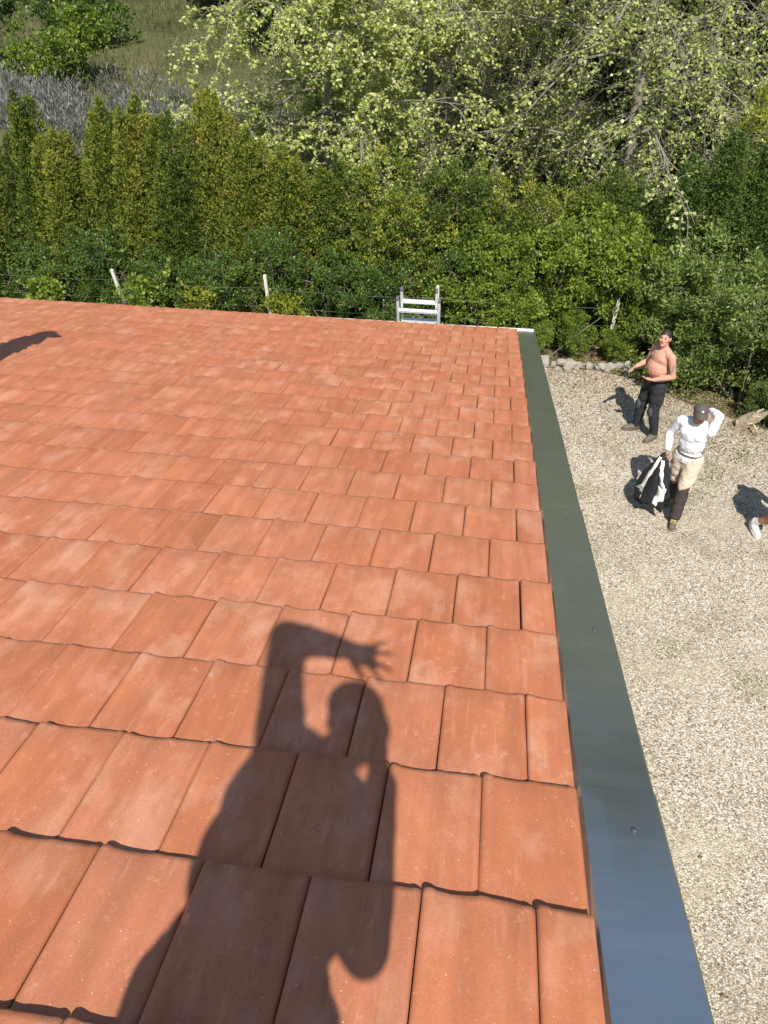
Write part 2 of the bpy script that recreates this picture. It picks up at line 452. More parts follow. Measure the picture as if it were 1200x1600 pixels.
# ------------------------------------------------------------------ house
W = 0.24
EXPO = 0.4018
OW = Vector((0.0, 0.91, 5.32))
VW = Vector((0.0, 0.954961, -0.296730))
NW = Vector((0.0, 0.296730, 0.954961))
RM = Matrix((Vector((1, 0, 0)), VW, NW)).transposed().to_4x4()
RM.translation = OW                                   # roof frame: x across, y down the slope, z out of it
def roof_pt(x, y, z=0.0): return RM @ Vector((x, y, z))
LEFT_X = -12.0
ROW_LAST = 21
ROW_FIRST = -9

house = tag(empty('house', (0, 0, 0)), 'single-storey house with a new orange clay tile roof and dark metal verge', 'house')

def house_shell():
    yf = roof_pt(0, EXPO * ROW_LAST - 0.35).y
    ye = roof_pt(0, EXPO * ROW_FIRST).y
    ze = roof_pt(0, EXPO * ROW_LAST - 0.35).z - 0.16
    zr = roof_pt(0, EXPO * ROW_FIRST).z - 0.16
    yb = 2 * ye - yf
    # gable walls as prisms, front and back walls as boxes, all 0.25 thick
    for x0, x1 in ((-0.20, 0.05), (LEFT_X + 0.25, LEFT_X + 0.5)):
        prof = [(yf, 0.0), (yf, ze), (ye, zr), (yb, ze), (yb, 0.0)]
        V = [(x0, y, z) for y, z in prof] + [(x1, y, z) for y, z in prof]
        F = [[4, 3, 2, 1, 0], [5, 6, 7, 8, 9]] + [[i, (i + 1) % 5, 5 + (i + 1) % 5, 5 + i] for i in range(5)]
        mesh_obj('wall', V, F, MT['render'], house)
    for y in (yf, yb):
        s = -1 if y == yf else 1
        box_obj('wall', ((LEFT_X + 0.3) / 2, y + s * 0.127, ze / 2 - 0.02), ((-LEFT_X - 0.71) / 2, 0.123, ze / 2 - 0.02), MT['render'], house)
    # roof deck (front slope and the slope behind the ridge)
    V, F = [], []
    y0, y1 = EXPO * ROW_FIRST, EXPO * ROW_LAST - 0.03
    add_box(V, F, ((LEFT_X) / 2, (y0 + y1) / 2, -0.105), ((-LEFT_X) / 2, (y1 - y0) / 2, 0.03))
    V = [RM @ v for v in V]
    roof = mesh_obj('roof', V, F, MT['timber'], house)
    yr, zr2 = roof_pt(0, y0, -0.06).y, roof_pt(0, y0, -0.06).z
    back = [(LEFT_X, yr - 0.02, zr2), (0.0, yr - 0.02, zr2), (0.0, yb - 0.4, ze - 0.02), (LEFT_X, yb - 0.4, ze - 0.02)]
    V = back + [(x, y, z - 0.08) for x, y, z in back]
    mesh_obj('back_slope', V, [[3, 2, 1, 0], [4, 5, 6, 7], [0, 1, 5, 4], [1, 2, 6, 5], [2, 3, 7, 6], [3, 0, 4, 7]], MT['tile_field'], house)
    return roof
roof = house_shell()

# interlocking flat clay tile: raised roll on its left edge, faint middle rib, low right edge
PX = np.array([0.0, 0.005, 0.013, 0.022, 0.032, 0.060, 0.095, 0.110, 0.122, 0.135, 0.150, 0.190, 0.214, 0.221, 0.228, 0.236])
PZ = np.array([0.003, 0.0090, 0.0108, 0.0092, 0.0052, 0.0030, 0.0026, 0.0036, 0.0062, 0.0060, 0.0030, 0.0014, 0.0006, 0.0026, 0.0024, -0.0020])
def tile_mesh(name, width, seed, mat):
    rs = np.random.default_rng(seed)
    x = PX[PX < width - 0.004]; z = PZ[:len(x)]
    x = np.append(x, width - 0.0028); z = np.append(z, np.interp(width, PX, PZ))
    ys = np.array([-EXPO - 0.05, -0.26, -0.12, -0.022, -0.006, 0.0])
    nose = np.array([0, 0, 0, 0, -0.0025, -0.009])
    drop = 0.030
    cp = np.linspace(0, W, 5)
    wob = np.stack([np.interp(x, cp, 0.0011 * rs.normal(size=5)) for _ in ys])
    V, F = [], []
    edge = np.interp(x, cp, 0.0022 * rs.normal(size=5))
    for j, y in enumerate(ys):
        for i in range(len(x)):
            flat = 0.55 if j == 0 else 1.0
            V.append((x[i], y + (edge[i] if j >= 3 else 0), z[i] * flat - drop * (-y / EXPO) + nose[j] + wob[j, i] * (1 if j > 0 else 0)))
    nx, ny = len(x), len(ys)
    for j in range(ny - 1):
        for i in range(nx - 1):
            F.append([j * nx + i, j * nx + i + 1, (j + 1) * nx + i + 1, (j + 1) * nx + i])
    th = 0.026
    b = len(V)
    last = (ny - 1) * nx
    for i in range(nx): V.append((x[i], V[last + i][1] - 0.003, V[last + i][2] - th + 0.011))      # nose underside
    for i in range(nx - 1): F.append([last + i, last + i + 1, b + i + 1, b + i])
    c = len(V)
    for j in range(ny): V.append((0.0, ys[j] - 0.003 if j == ny - 1 else ys[j], V[j * nx][2] - th + 0.012))       # left side
    for j in range(ny - 1): F.append([j * nx, (j + 1) * nx, c + j + 1, c + j])
    d = len(V)
    for j in range(ny): V.append((x[-1], ys[j] - 0.003 if j == ny - 1 else ys[j], V[j * nx + nx - 1][2] - th + 0.006))
    for j in range(ny - 1): F.append([(j + 1) * nx + nx - 1, j * nx + nx - 1, d + j, d + j + 1])
    F.append([c, c + ny - 1, d + ny - 1, d])                                                      # underside
    me = bpy.data.meshes.new(name)
    me.from_pydata(V, [], F); me.update()
    me.materials.append(mat)
    me.polygons.foreach_set('use_smooth', [k < (ny - 1) * (nx - 1) for k in range(len(F))])
    return me

def place_tiles():
    full = [tile_mesh('tile', W, 20 + k, MT['tile']) for k in range(4)]
    half = [tile_mesh('tile', W / 2, 40 + k, MT['tile']) for k in range(3)]
    todo = []
    for r in range(ROW_FIRST + 1, ROW_LAST + 1):
        is_half = (r % 2 == 0)
        x = 0.0
        first = True
        while x > LEFT_X + 0.05:
            w = W / 2 if (first and is_half) else W
            x -= w; first = False
            p = roof_pt(x + w / 2, r * EXPO - EXPO / 2)
            d = p - CAM
            depth = d.dot(FWD)
            vis = depth > 0.3
            if vis:
                u, v = d.dot(RIGHT) / depth * 1300, d.dot(DOWN) / depth * 1300
                vis = -660 < u < 660 and -860 < v < 900
            area = w * EXPO * abs(d.normalized().dot(NW)) / max(depth, 0.3) ** 2 if vis else 0
            todo.append((area, r, x, w))
    todo.sort(key=lambda t: -t[0])
    parts = []
    inv = roof.matrix_world
    for k, (area, r, x, w) in enumerate(todo):
        meshes = full if w == W else half
        me = meshes[random.randrange(len(meshes))]
        jig = Matrix.Translation((random.gauss(0, 0.0006), random.gauss(0, 0.003), random.gauss(0, 0.0007) + 0.0006)) @ Matrix.Rotation(random.gauss(0, 0.0016), 4, 'Z') @ Matrix.Rotation(random.gauss(0, 0.004), 4, 'Y') @ Matrix.Rotation(random.gauss(0, 0.003), 4, 'X')
        M = RM @ Matrix.Translation((x, r * EXPO, 0)) @ jig
        if k < 300 and area > 0:
            o = bpy.data.objects.new('tile', me)
            o.matrix_world = M
            link(o, roof)
        else:
            V = np.array([M @ v.co for v in me.vertices])
            F = [list(p.vertices) for p in me.polygons]
            parts.append((V, F, [p.use_smooth for p in me.polygons]))
    V = np.concatenate([p[0] for p in parts]); F = []; S = []; o = 0
    for v, f, s in parts:
        F += [[i + o for i in q] for q in f]; S += s; o += len(v)
    me = bpy.data.meshes.new('tile_field'); me.from_pydata(V.tolist(), [], F); me.update()
    me.polygons.foreach_set('use_smooth', S)
    me.materials.append(MT['tile_field'])
    f = link(bpy.data.objects.new('tile_field', me), roof); f['kind'] = 'stuff'
place_tiles()

def verge():
    prof = [(-0.040, -0.044), (-0.004, -0.038), (0.010, -0.022), (0.060, -0.021), (0.100, -0.021), (0.150, -0.021), (0.194, -0.020), (0.200, -0.024), (0.202, -0.10), (0.202, -0.17), (0.196, -0.185)]
    cuts = [(-9.0, -4.1), (-4.15, 1.06), (1.0, 6.25), (6.2, 11.4), (11.35, 16.55), (16.5, 21.45)]
    for k, (a, b) in enumerate(cuts):
        rs = random.Random(90 + k)
        n = 26
        V, F = [], []
        ya, yb = a * EXPO, b * EXPO
        ph = rs.uniform(0, 6)
        tilt = 0.0
        for j in range(n + 1):
            y = ya + (yb - ya) * j / n
            lift = 0.0045 * (j / n)                                  # lower end laps over the next sheet
            for i, (x, z) in enumerate(prof):
                bulge = 0.0020 * math.sin(y * 4.1 + ph + x * 9) * math.sin(math.pi * min(max((x - 0.02) / 0.16, 0), 1)) if 2 <= i <= 6 else 0
                V.append(RM @ Vector((x + 0.001 * math.sin(y * 2 + ph), y, z + lift + bulge + tilt * i)))
        m = len(prof)
        for j in range(n):
            for i in range(m - 1):
                F.append([j * m + i, j * m + i + 1, (j + 1) * m + i + 1, (j + 1) * m + i])
        o = mesh_obj('verge_flashing', V, F, MT['flashing'], house, smooth=False)
        s = o.modifiers.new('sheet', 'SOLIDIFY'); s.thickness = 0.0012; s.offset = -1
        for t, xx in ((0.42, 0.135), (0.93, 0.125)):
            y = ya + (yb - ya) * t
            sv, sf = [], []
            c = RM @ Vector((xx, y, -0.0185 + 0.0045 * t))
            for ring, (rr, zz) in enumerate(((0.0075, -0.001), (0.0075, 0.0015), (0.005, 0.004))):
                for q in range(10):
                    an = q * math.pi / 5
                    sv.append(c + RM.to_3x3() @ Vector((rr * math.cos(an), rr * math.sin(an), zz)))
            for ring in range(2):
                for q in range(10):
                    sf.append([ring * 10 + q, ring * 10 + (q + 1) % 10, ring * 10 + 10 + (q + 1) % 10, ring * 10 + 10 + q])
            sf.append([20 + q for q in range(10)])
            mesh_obj('screw', sv, sf, MT['screw'], o)
    # half-round white gutter beyond the eave, tucked under the tiles towards the far end
    c0 = roof_pt(0.19, EXPO * ROW_LAST + 0.050, -0.030); c1 = roof_pt(LEFT_X, EXPO * ROW_LAST - 0.02, -0.040)
    R, n = 0.062, 9
    V, F = [], []
    for c in (c0, c1):
        ring = [(math.cos(math.pi + math.pi * q / n) * R, math.sin(math.pi + math.pi * q / n) * R) for q in range(n + 1)]
        ring = [(-R - 0.006, 0.004)] + ring + [(R + 0.010, 0.006), (R + 0.010, -0.004)]
        for dy, dz in ring: V.append((c.x, c.y + dy, c.z + dz - 0.01))
    m = len(V) // 2
    for q in range(m - 1): F.append([q, q + 1, m + q + 1, m + q])
    g = mesh_obj('gutter', V, F, MT['pvc'], house)
    s = g.modifiers.new('wall', 'SOLIDIFY'); s.thickness = 0.004
    # white eave drip strip showing past the last tiles
    V, F = [], []
    a = roof_pt(-1.02, EXPO * ROW_LAST + 0.012, -0.020); b = roof_pt(0.186, EXPO * ROW_LAST + 0.012, -0.012)
    for p, h in ((a, 0.0), (b, 0.0)):
        V += [(p.x, p.y - 0.03, p.z + 0.004), (p.x, p.y + 0.034, p.z + 0.006), (p.x, p.y + 0.034, p.z - 0.06), (p.x, p.y - 0.03, p.z - 0.06)]
    F = [[0, 1, 5, 4], [1, 2, 6, 5], [2, 3, 7, 6], [3, 0, 4, 7], [3, 2, 1, 0], [4, 5, 6, 7]]
    mesh_obj('eave_strip', V, F, MT['pvc'], house)
verge()

# ------------------------------------------------------------------ vegetation generators
def conifer_meshes(seed, H, R, mat, n=5200, col=0.5):
    """hedge conifer: a bundle of upright feathery spires of unequal height"""
    rs = np.random.default_rng(seed)
    ns = 13
    an = np.arange(ns) * 2.4 + rs.normal(0, 0.25, ns); ro = R * 0.62 * np.sqrt((np.arange(ns) + 0.15) / ns)
    hj = H * (1.0 - 0.30 * (ro / (R * 0.62)) ** 1.2 * rs.uniform(0.1, 1.3, ns)); hj[0] = H
    wj = R * rs.uniform(0.36, 0.50, ns)
    tj = rs.normal(0, 0.09, ns)
    li = rs.choice(ns, n, p=(hj * wj) / (hj * wj).sum())
    h = rs.uniform(0.01, 1, n) ** 0.9
    a = rs.uniform(0, 2 * np.pi, n)
    prof = np.minimum(1.0, 0.62 + 1.1 * h) * np.clip(1 - h, 0, 1) ** 0.56
    c = np.stack([np.cos(a) * 0.7 + li, np.sin(a) * 0.7, h * 7], -1)
    lob = 1 + 0.55 * fbm(c, seed, 3.4)
    keep = lob + 0.12 * rs.normal(size=n) > 0.72                      # gaps where the dark inside shows
    li, h, a, prof, c, lob = li[keep], h[keep], a[keep], prof[keep], c[keep], lob[keep]; n = len(h)
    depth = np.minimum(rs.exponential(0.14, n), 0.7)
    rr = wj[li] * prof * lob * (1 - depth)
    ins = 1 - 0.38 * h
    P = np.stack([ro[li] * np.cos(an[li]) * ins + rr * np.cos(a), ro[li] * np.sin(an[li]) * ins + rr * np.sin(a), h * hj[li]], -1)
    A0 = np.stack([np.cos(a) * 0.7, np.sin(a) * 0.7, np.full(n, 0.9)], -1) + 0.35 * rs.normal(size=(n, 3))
    tint = np.clip(col + tj[li] + 0.13 * fbm(P, seed + 9, 3.2) + 0.26 * (lob - 1) + 0.20 * (h - 0.45) - 0.35 * depth + 0.10 * rs.normal(size=n), 0, 1)  # inner shade put into the tint: sprays deeper in the crown are darker
    parts = []
    for k in range(3):
        A = A0 + 0.55 * rs.normal(size=(n, 3))
        parts.append(leaves(P + 0.02 * rs.normal(size=(n, 3)), A, rs.uniform(0.04, 0.085, n), rs.uniform(0.014, 0.030, n), np.clip(tint + 0.08 * rs.normal(size=n), 0, 1)))
    V, F, T = merge(parts)
    crown = np_mesh('crown', V, F, mat, T)
    br = [(np.array([(0, 0, -0.05), (0.01, 0, H * 0.4), (0, 0.01, H * 0.9)]), np.array([0.07, 0.05, 0.012]), 7)]
    for k in range(24):
        an = rs.uniform(0, 6.28); z0 = rs.uniform(0.15, 0.8) * H; l = R * (1 - z0 / H * 0.8) * 0.8
        br.append((np.array([(0, 0, z0), (l * 0.5 * math.cos(an), l * 0.5 * math.sin(an), z0 + 0.12), (l * math.cos(an), l * math.sin(an), z0 + 0.32)]), np.array([0.016, 0.011, 0.004]), 4))
    V, F = tubes(br)
    return crown, np_mesh('trunk', V, F, MT['bark'], smooth=True)

def shrub_meshes(seed, rx, ry, H, mat, n=6000, leaf=(0.03, 0.055), wid=0.55, lobes=14, tint0=0.5, droop=0.0, whips=0):
    rs = np.random.default_rng(seed)
    C = np.stack([rs.uniform(-0.75, 0.75, lobes) * rx, rs.uniform(-0.7, 0.7, lobes) * ry, rs.uniform(0.25, 0.85, lobes) * H], -1)
    C[:, 2] *= 1 - 0.35 * (np.abs(C[:, 0]) / rx) ** 2
    S = rs.uniform(0.20, 0.40, lobes) * min(rx, H * 0.6) * 1.3
    C[:, 2] = np.minimum(C[:, 2], H - S * 0.85)
    C[: lobes // 4, 2] *= 0.45
    # sub-clumps on every lobe carry the leaves, with gaps between them
    ns = lobes * 15
    sl = rs.choice(lobes, ns, p=S ** 2 / (S ** 2).sum())
    sd = unit(rs.normal(size=(ns, 3)) + np.array([0, 0, 0.25]))
    sc_ = C[sl] + sd * (S[sl] * rs.uniform(0.55, 1.12, ns))[:, None]
    sr_ = S[sl] * rs.uniform(0.16, 0.34, ns)
    low = sc_[:, 2] < 0.05; sc_[low, 2] = rs.uniform(0.05, 0.3, low.sum())
    si = rs.choice(ns, n, p=sr_ ** 2 / (sr_ ** 2).sum())
    D = unit(rs.normal(size=(n, 3)) + 0.75 * sd[si] + np.array([0, 0, 0.2]))
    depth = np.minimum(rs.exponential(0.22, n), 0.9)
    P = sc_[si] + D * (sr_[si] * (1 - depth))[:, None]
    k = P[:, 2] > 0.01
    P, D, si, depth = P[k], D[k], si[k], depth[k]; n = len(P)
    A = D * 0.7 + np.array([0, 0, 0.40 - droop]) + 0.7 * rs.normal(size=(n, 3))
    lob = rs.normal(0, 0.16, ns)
    tint = np.clip(tint0 + lob[si] + 0.12 * fbm(P, seed + 8, 3.0) - 0.25 * depth + 0.13 * rs.normal(size=n), 0, 1)  # leaves inside a clump tinted darker, shade painted into their colour
    L = rs.uniform(leaf[0], leaf[1], n)
    parts = []
    for q in range(2):
        parts.append(leaves(P + leaf[1] * 0.4 * rs.normal(size=(n, 3)), A + 0.5 * rs.normal(size=(n, 3)), L, L * wid * rs.uniform(0.8, 1.2, n), np.clip(tint + 0.07 * rs.normal(size=n), 0, 1)))
    br = []
    for j in range(lobes):
        b = np.array([C[j, 0] * 0.25, C[j, 1] * 0.25, -0.03]); m = (b + C[j]) / 2 + rs.normal(0, 0.06, 3)
        br.append((np.array([b, m, C[j]]), np.array([0.022, 0.014, 0.007]), 5))
        for q in range(5):
            d = unit(rs.normal(size=3)); br.append((np.array([C[j], C[j] + d * S[j] * 0.55, C[j] + d * S[j] * 0.95 + np.array([0, 0, 0.04])]), np.array([0.007, 0.005, 0.002]), 3))
    for q in range(whips):                                            # long shoots that stand out of the outline
        j = rs.integers(lobes); d = unit(rs.normal(size=3) * np.array([1, 1, 0.3]) + np.array([0, 0, 1.0])); l = rs.uniform(0.25, 0.6)
        pts = np.array([C[j] + d * S[j] * 0.6, C[j] + d * (S[j] + l * 0.5), C[j] + d * (S[j] + l) + np.array([0, 0, -0.05])])
        br.append((pts, np.array([0.005, 0.004, 0.002]), 3))
        m = 26; t = rs.uniform(0, 1, m)[:, None]
        Pw = pts[0] * (1 - t) + pts[2] * t
        Lw = rs.uniform(leaf[0], leaf[1], m)
        parts.append(leaves(Pw, d + 0.8 * rs.normal(size=(m, 3)), Lw, Lw * wid, np.clip(tint0 + 0.2 + 0.1 * rs.normal(size=m), 0, 1)))
    V, F, T = merge(parts)
    crown = np_mesh('crown', V, F, mat, T)
    V, F = tubes(br)
    return crown, np_mesh('stem', V, F, MT['bark'], smooth=True)

def plant(name, crown, stem, loc, rz, sc, label, cat, group=None, stem_name='trunk'):
    t = empty(name, loc, rz)
    t.scale = sc if not isinstance(sc, (int, float)) else (sc, sc, sc)
    tag(t, label, cat, group)
    link(bpy.data.objects.new('crown', crown), t)
    link(bpy.data.objects.new(stem_name, stem), t)
    return t

ORD = ['first', 'second', 'third', 'fourth', 'fifth', 'sixth', 'seventh', 'eighth', 'ninth', 'tenth', 'eleventh', 'twelfth', 'thirteenth', 'fourteenth', 'fifteenth', 'sixteenth', 'seventeenth', 'eighteenth', 'nineteenth', 'twentieth', 'twenty-first', 'twenty-second']

def hedge():
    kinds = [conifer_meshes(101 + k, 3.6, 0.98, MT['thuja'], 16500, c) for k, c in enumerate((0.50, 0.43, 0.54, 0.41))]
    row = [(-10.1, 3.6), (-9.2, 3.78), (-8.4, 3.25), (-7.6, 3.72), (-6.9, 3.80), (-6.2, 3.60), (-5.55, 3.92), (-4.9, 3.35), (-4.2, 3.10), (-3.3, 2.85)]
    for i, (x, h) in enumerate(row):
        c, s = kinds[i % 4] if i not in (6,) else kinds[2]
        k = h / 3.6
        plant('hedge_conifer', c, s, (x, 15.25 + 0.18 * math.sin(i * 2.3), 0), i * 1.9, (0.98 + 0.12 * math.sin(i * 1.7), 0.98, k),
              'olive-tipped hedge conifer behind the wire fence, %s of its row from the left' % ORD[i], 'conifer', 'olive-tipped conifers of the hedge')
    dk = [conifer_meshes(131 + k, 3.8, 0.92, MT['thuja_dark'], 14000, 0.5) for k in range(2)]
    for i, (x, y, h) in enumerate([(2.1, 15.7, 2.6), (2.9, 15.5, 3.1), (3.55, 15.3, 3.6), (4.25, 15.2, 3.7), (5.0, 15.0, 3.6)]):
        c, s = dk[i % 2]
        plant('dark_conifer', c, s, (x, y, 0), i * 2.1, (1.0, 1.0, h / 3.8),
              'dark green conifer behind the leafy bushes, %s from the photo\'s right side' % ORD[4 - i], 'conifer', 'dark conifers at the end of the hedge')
hedge()

def tall_bushes():
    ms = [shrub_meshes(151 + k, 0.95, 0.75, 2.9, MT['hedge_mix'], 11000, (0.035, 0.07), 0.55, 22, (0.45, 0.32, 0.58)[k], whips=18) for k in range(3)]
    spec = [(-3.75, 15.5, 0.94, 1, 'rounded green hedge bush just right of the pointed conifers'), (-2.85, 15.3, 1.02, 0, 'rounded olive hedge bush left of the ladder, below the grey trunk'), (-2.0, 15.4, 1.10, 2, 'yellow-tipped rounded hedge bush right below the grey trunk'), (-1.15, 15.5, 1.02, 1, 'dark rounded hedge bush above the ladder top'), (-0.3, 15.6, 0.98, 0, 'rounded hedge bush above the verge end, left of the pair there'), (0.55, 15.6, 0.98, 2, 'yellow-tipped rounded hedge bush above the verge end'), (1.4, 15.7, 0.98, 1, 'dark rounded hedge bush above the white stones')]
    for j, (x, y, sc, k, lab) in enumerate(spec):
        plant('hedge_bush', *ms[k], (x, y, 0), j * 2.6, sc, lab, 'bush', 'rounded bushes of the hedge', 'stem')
tall_bushes()

def shrubs():
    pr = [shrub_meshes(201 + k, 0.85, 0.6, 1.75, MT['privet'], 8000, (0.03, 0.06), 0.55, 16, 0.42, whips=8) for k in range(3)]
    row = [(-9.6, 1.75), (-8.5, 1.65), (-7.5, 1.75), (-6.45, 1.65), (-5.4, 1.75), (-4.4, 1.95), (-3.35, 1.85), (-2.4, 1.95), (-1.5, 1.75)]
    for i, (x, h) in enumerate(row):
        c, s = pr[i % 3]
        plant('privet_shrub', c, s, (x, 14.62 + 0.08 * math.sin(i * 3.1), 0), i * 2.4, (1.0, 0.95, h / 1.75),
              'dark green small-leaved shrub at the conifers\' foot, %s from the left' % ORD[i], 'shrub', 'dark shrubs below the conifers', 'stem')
    yl = [shrub_meshes(231, 0.55, 0.35, 0.85, MT['yellow'], 1500, (0.04, 0.075), 0.6, 8, 0.45, whips=6), shrub_meshes(232, 0.6, 0.35, 0.95, MT['bright'], 1700, (0.05, 0.09), 0.75, 8, 0.55, whips=8)]
    for j, (x, y, k, sc, lab) in enumerate([(-5.6, 13.95, 0, 1.02, 'yellow-green bush between the two left fence posts, just beyond the eave'), (-4.0, 13.9, 0, 0.95, 'yellow-green bush right beside the second fence post from the left'), (-6.75, 14.05, 1, 1.15, 'broad-leaved green bush just right of the leaning left fence post'), (-8.9, 14.0, 1, 0.95, 'green bush at the left edge beyond the tiles')]):
        c, s = yl[k]
        plant('low_bush', c, s, (x, y, 0), j * 1.3, sc, lab, 'bush', 'low bushes along the wire fence', 'stem')
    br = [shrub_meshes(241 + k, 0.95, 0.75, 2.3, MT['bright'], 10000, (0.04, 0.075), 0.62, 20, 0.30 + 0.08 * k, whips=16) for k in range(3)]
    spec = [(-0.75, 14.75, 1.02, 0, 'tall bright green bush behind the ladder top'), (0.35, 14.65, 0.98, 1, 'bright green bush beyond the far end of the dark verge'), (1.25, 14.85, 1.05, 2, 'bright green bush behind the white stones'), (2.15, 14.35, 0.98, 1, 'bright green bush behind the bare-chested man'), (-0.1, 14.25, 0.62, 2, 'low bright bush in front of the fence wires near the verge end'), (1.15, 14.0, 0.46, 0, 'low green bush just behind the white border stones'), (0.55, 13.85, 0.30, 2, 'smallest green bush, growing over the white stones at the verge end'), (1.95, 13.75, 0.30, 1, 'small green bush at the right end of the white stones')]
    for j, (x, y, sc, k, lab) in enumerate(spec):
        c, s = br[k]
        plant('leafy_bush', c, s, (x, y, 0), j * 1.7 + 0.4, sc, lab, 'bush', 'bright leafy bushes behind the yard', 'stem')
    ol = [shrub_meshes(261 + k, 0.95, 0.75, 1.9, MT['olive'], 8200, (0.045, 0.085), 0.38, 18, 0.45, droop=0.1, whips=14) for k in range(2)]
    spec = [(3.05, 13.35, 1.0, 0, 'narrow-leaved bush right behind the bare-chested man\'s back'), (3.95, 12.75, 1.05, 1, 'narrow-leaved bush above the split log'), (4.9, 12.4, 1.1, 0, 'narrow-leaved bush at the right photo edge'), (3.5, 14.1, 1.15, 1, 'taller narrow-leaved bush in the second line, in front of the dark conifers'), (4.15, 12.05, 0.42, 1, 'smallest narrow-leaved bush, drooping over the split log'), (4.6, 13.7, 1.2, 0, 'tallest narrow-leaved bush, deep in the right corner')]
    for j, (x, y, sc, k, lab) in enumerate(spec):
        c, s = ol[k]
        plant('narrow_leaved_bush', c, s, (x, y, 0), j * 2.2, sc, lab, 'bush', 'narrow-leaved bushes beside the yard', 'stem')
    c, s = shrub_meshes(281, 0.75, 0.6, 4.6, MT['yellow'], 5200, (0.05, 0.10), 0.28, 14, 0.6, droop=0.5, whips=12)
    plant('weeping_bush', c, s, (4.35, 16.9, 0.0), 0.3, 1.0, 'yellow-green drooping bush at the upper right photo edge', 'bush', None, 'stem')
shrubs()

# ------------------------------------------------------------------ broadleaf trees
def tree_meshes(seed, H, R, limb_z, n_limb, leaf_n, mat, spread=1.0, droop=0.25, leaf=(0.07, 0.13), low=None, trunk_r=0.2, bare=False, lean=(0, 0)):
    rs = np.random.default_rng(seed)
    br, twigs = [], []
    def path(p, d, l, n, wander, dr):
        pts = [p]
        for k in range(n):
            d = unit(d + wander * rs.normal(size=3) + np.array([0, 0, -dr / n]))
            p = p + d * l / n; pts.append(p)
        return np.array(pts)
    tr = [np.array([0, 0, -0.1])]
    for k in range(1, 9):
        tr.append(np.array([lean[0] * k / 8 + 0.13 * rs.normal(), lean[1] * k / 8 + 0.10 * rs.normal(), H * 0.86 * k / 8]))
    tr = np.array(tr)
    br.append((tr, trunk_r * np.linspace(1, 0.15, 9) ** 0.8, 9))
    for i in range(n_limb):
        z = limb_z + (H * 0.82 - limb_z) * (i / n_limb) ** 1.25
        t = z / (H * 0.86) * 8; k = min(int(t), 7); p = tr[k] + (tr[k + 1] - tr[k]) * (t - k)
        an = i * 2.4 + rs.normal(0, 0.35)
        L = R * (0.75 + 0.4 * rs.uniform()) * (1 - 0.62 * ((z - limb_z) / (H - limb_z)) ** 1.5)
        up = 0.35 + 0.5 * (z / H) + 0.15 * rs.normal()
        lp = path(p, np.array([math.cos(an) * spread, math.sin(an) * spread, up]), L, 7, 0.20, droop * 1.6)
        r0 = trunk_r * 0.30 * (1 - 0.5 * z / H)
        br.append((lp, r0 * np.linspace(1, 0.22, 8), 6))
        nb = 12
        for j in range(nb):
            s = 0.22 + 0.78 * (j + rs.uniform()) / nb; q = min(int(s * 7), 6); p2 = lp[q] + (lp[q + 1] - lp[q]) * (s * 7 - q)
            d = unit(unit(lp[q + 1] - lp[q]) * 0.8 + 0.85 * rs.normal(size=3) * np.array([1, 1, 0.6]))
            l2 = L * 0.36 * (0.6 + 0.7 * rs.uniform())
            bp = path(p2, d, l2, 5, 0.2, droop * 1.4)
            br.append((bp, max(r0 * 0.34, 0.008) * np.linspace(1, 0.3, 6), 4))
            nt = 10
            for m in range(nt):
                s2 = 0.2 + 0.8 * (m + rs.uniform()) / nt; q2 = min(int(s2 * 5), 4); p3 = bp[q2] + (bp[q2 + 1] - bp[q2]) * (s2 * 5 - q2)
                d3 = unit(unit(bp[q2 + 1] - bp[q2]) * 0.7 + rs.normal(size=3) * np.array([1, 1, 0.6]))
                tp = path(p3, d3, rs.uniform(0.35, 0.85), 3, 0.28, droop * 1.2)
                br.append((tp, np.array([0.0064, 0.0054, 0.0044, 0.003]), 3))
                twigs.append(tp)
    V, F = tubes(br)
    trunk = np_mesh('trunk', V, F, MT['bark_light'] if not bare else MT['bark'], smooth=True)
    tw = np.array(twigs)                                             # (m,4,3)
    n = leaf_n
    ti = rs.integers(0, len(tw), n); s = (1 - 0.85 * rs.uniform(0, 1, n) ** 1.6) * 2.999
    q = s.astype(int); f = (s - q)[:, None]
    P = tw[ti, q] * (1 - f) + tw[ti, q + 1] * f
    A = rs.normal(size=(n, 3)) * np.array([1, 1, 0.55]) + np.array([0, 0, -0.25])
    A = unit(A)
    L = rs.uniform(leaf[0], leaf[1], n)
    P = P + A * 0.02
    tint = np.clip(0.45 + 0.16 * fbm(P, seed + 4, 1.2) + 0.24 * rs.normal(size=n), 0, 1)
    V, F, T = leaves(P, A, L, L * rs.uniform(0.6, 0.85, n), tint, 0.2, up=np.array([0.05, -0.6, 0.85]))
    crown = np_mesh('crown', V, F, mat, T)
    return crown, trunk

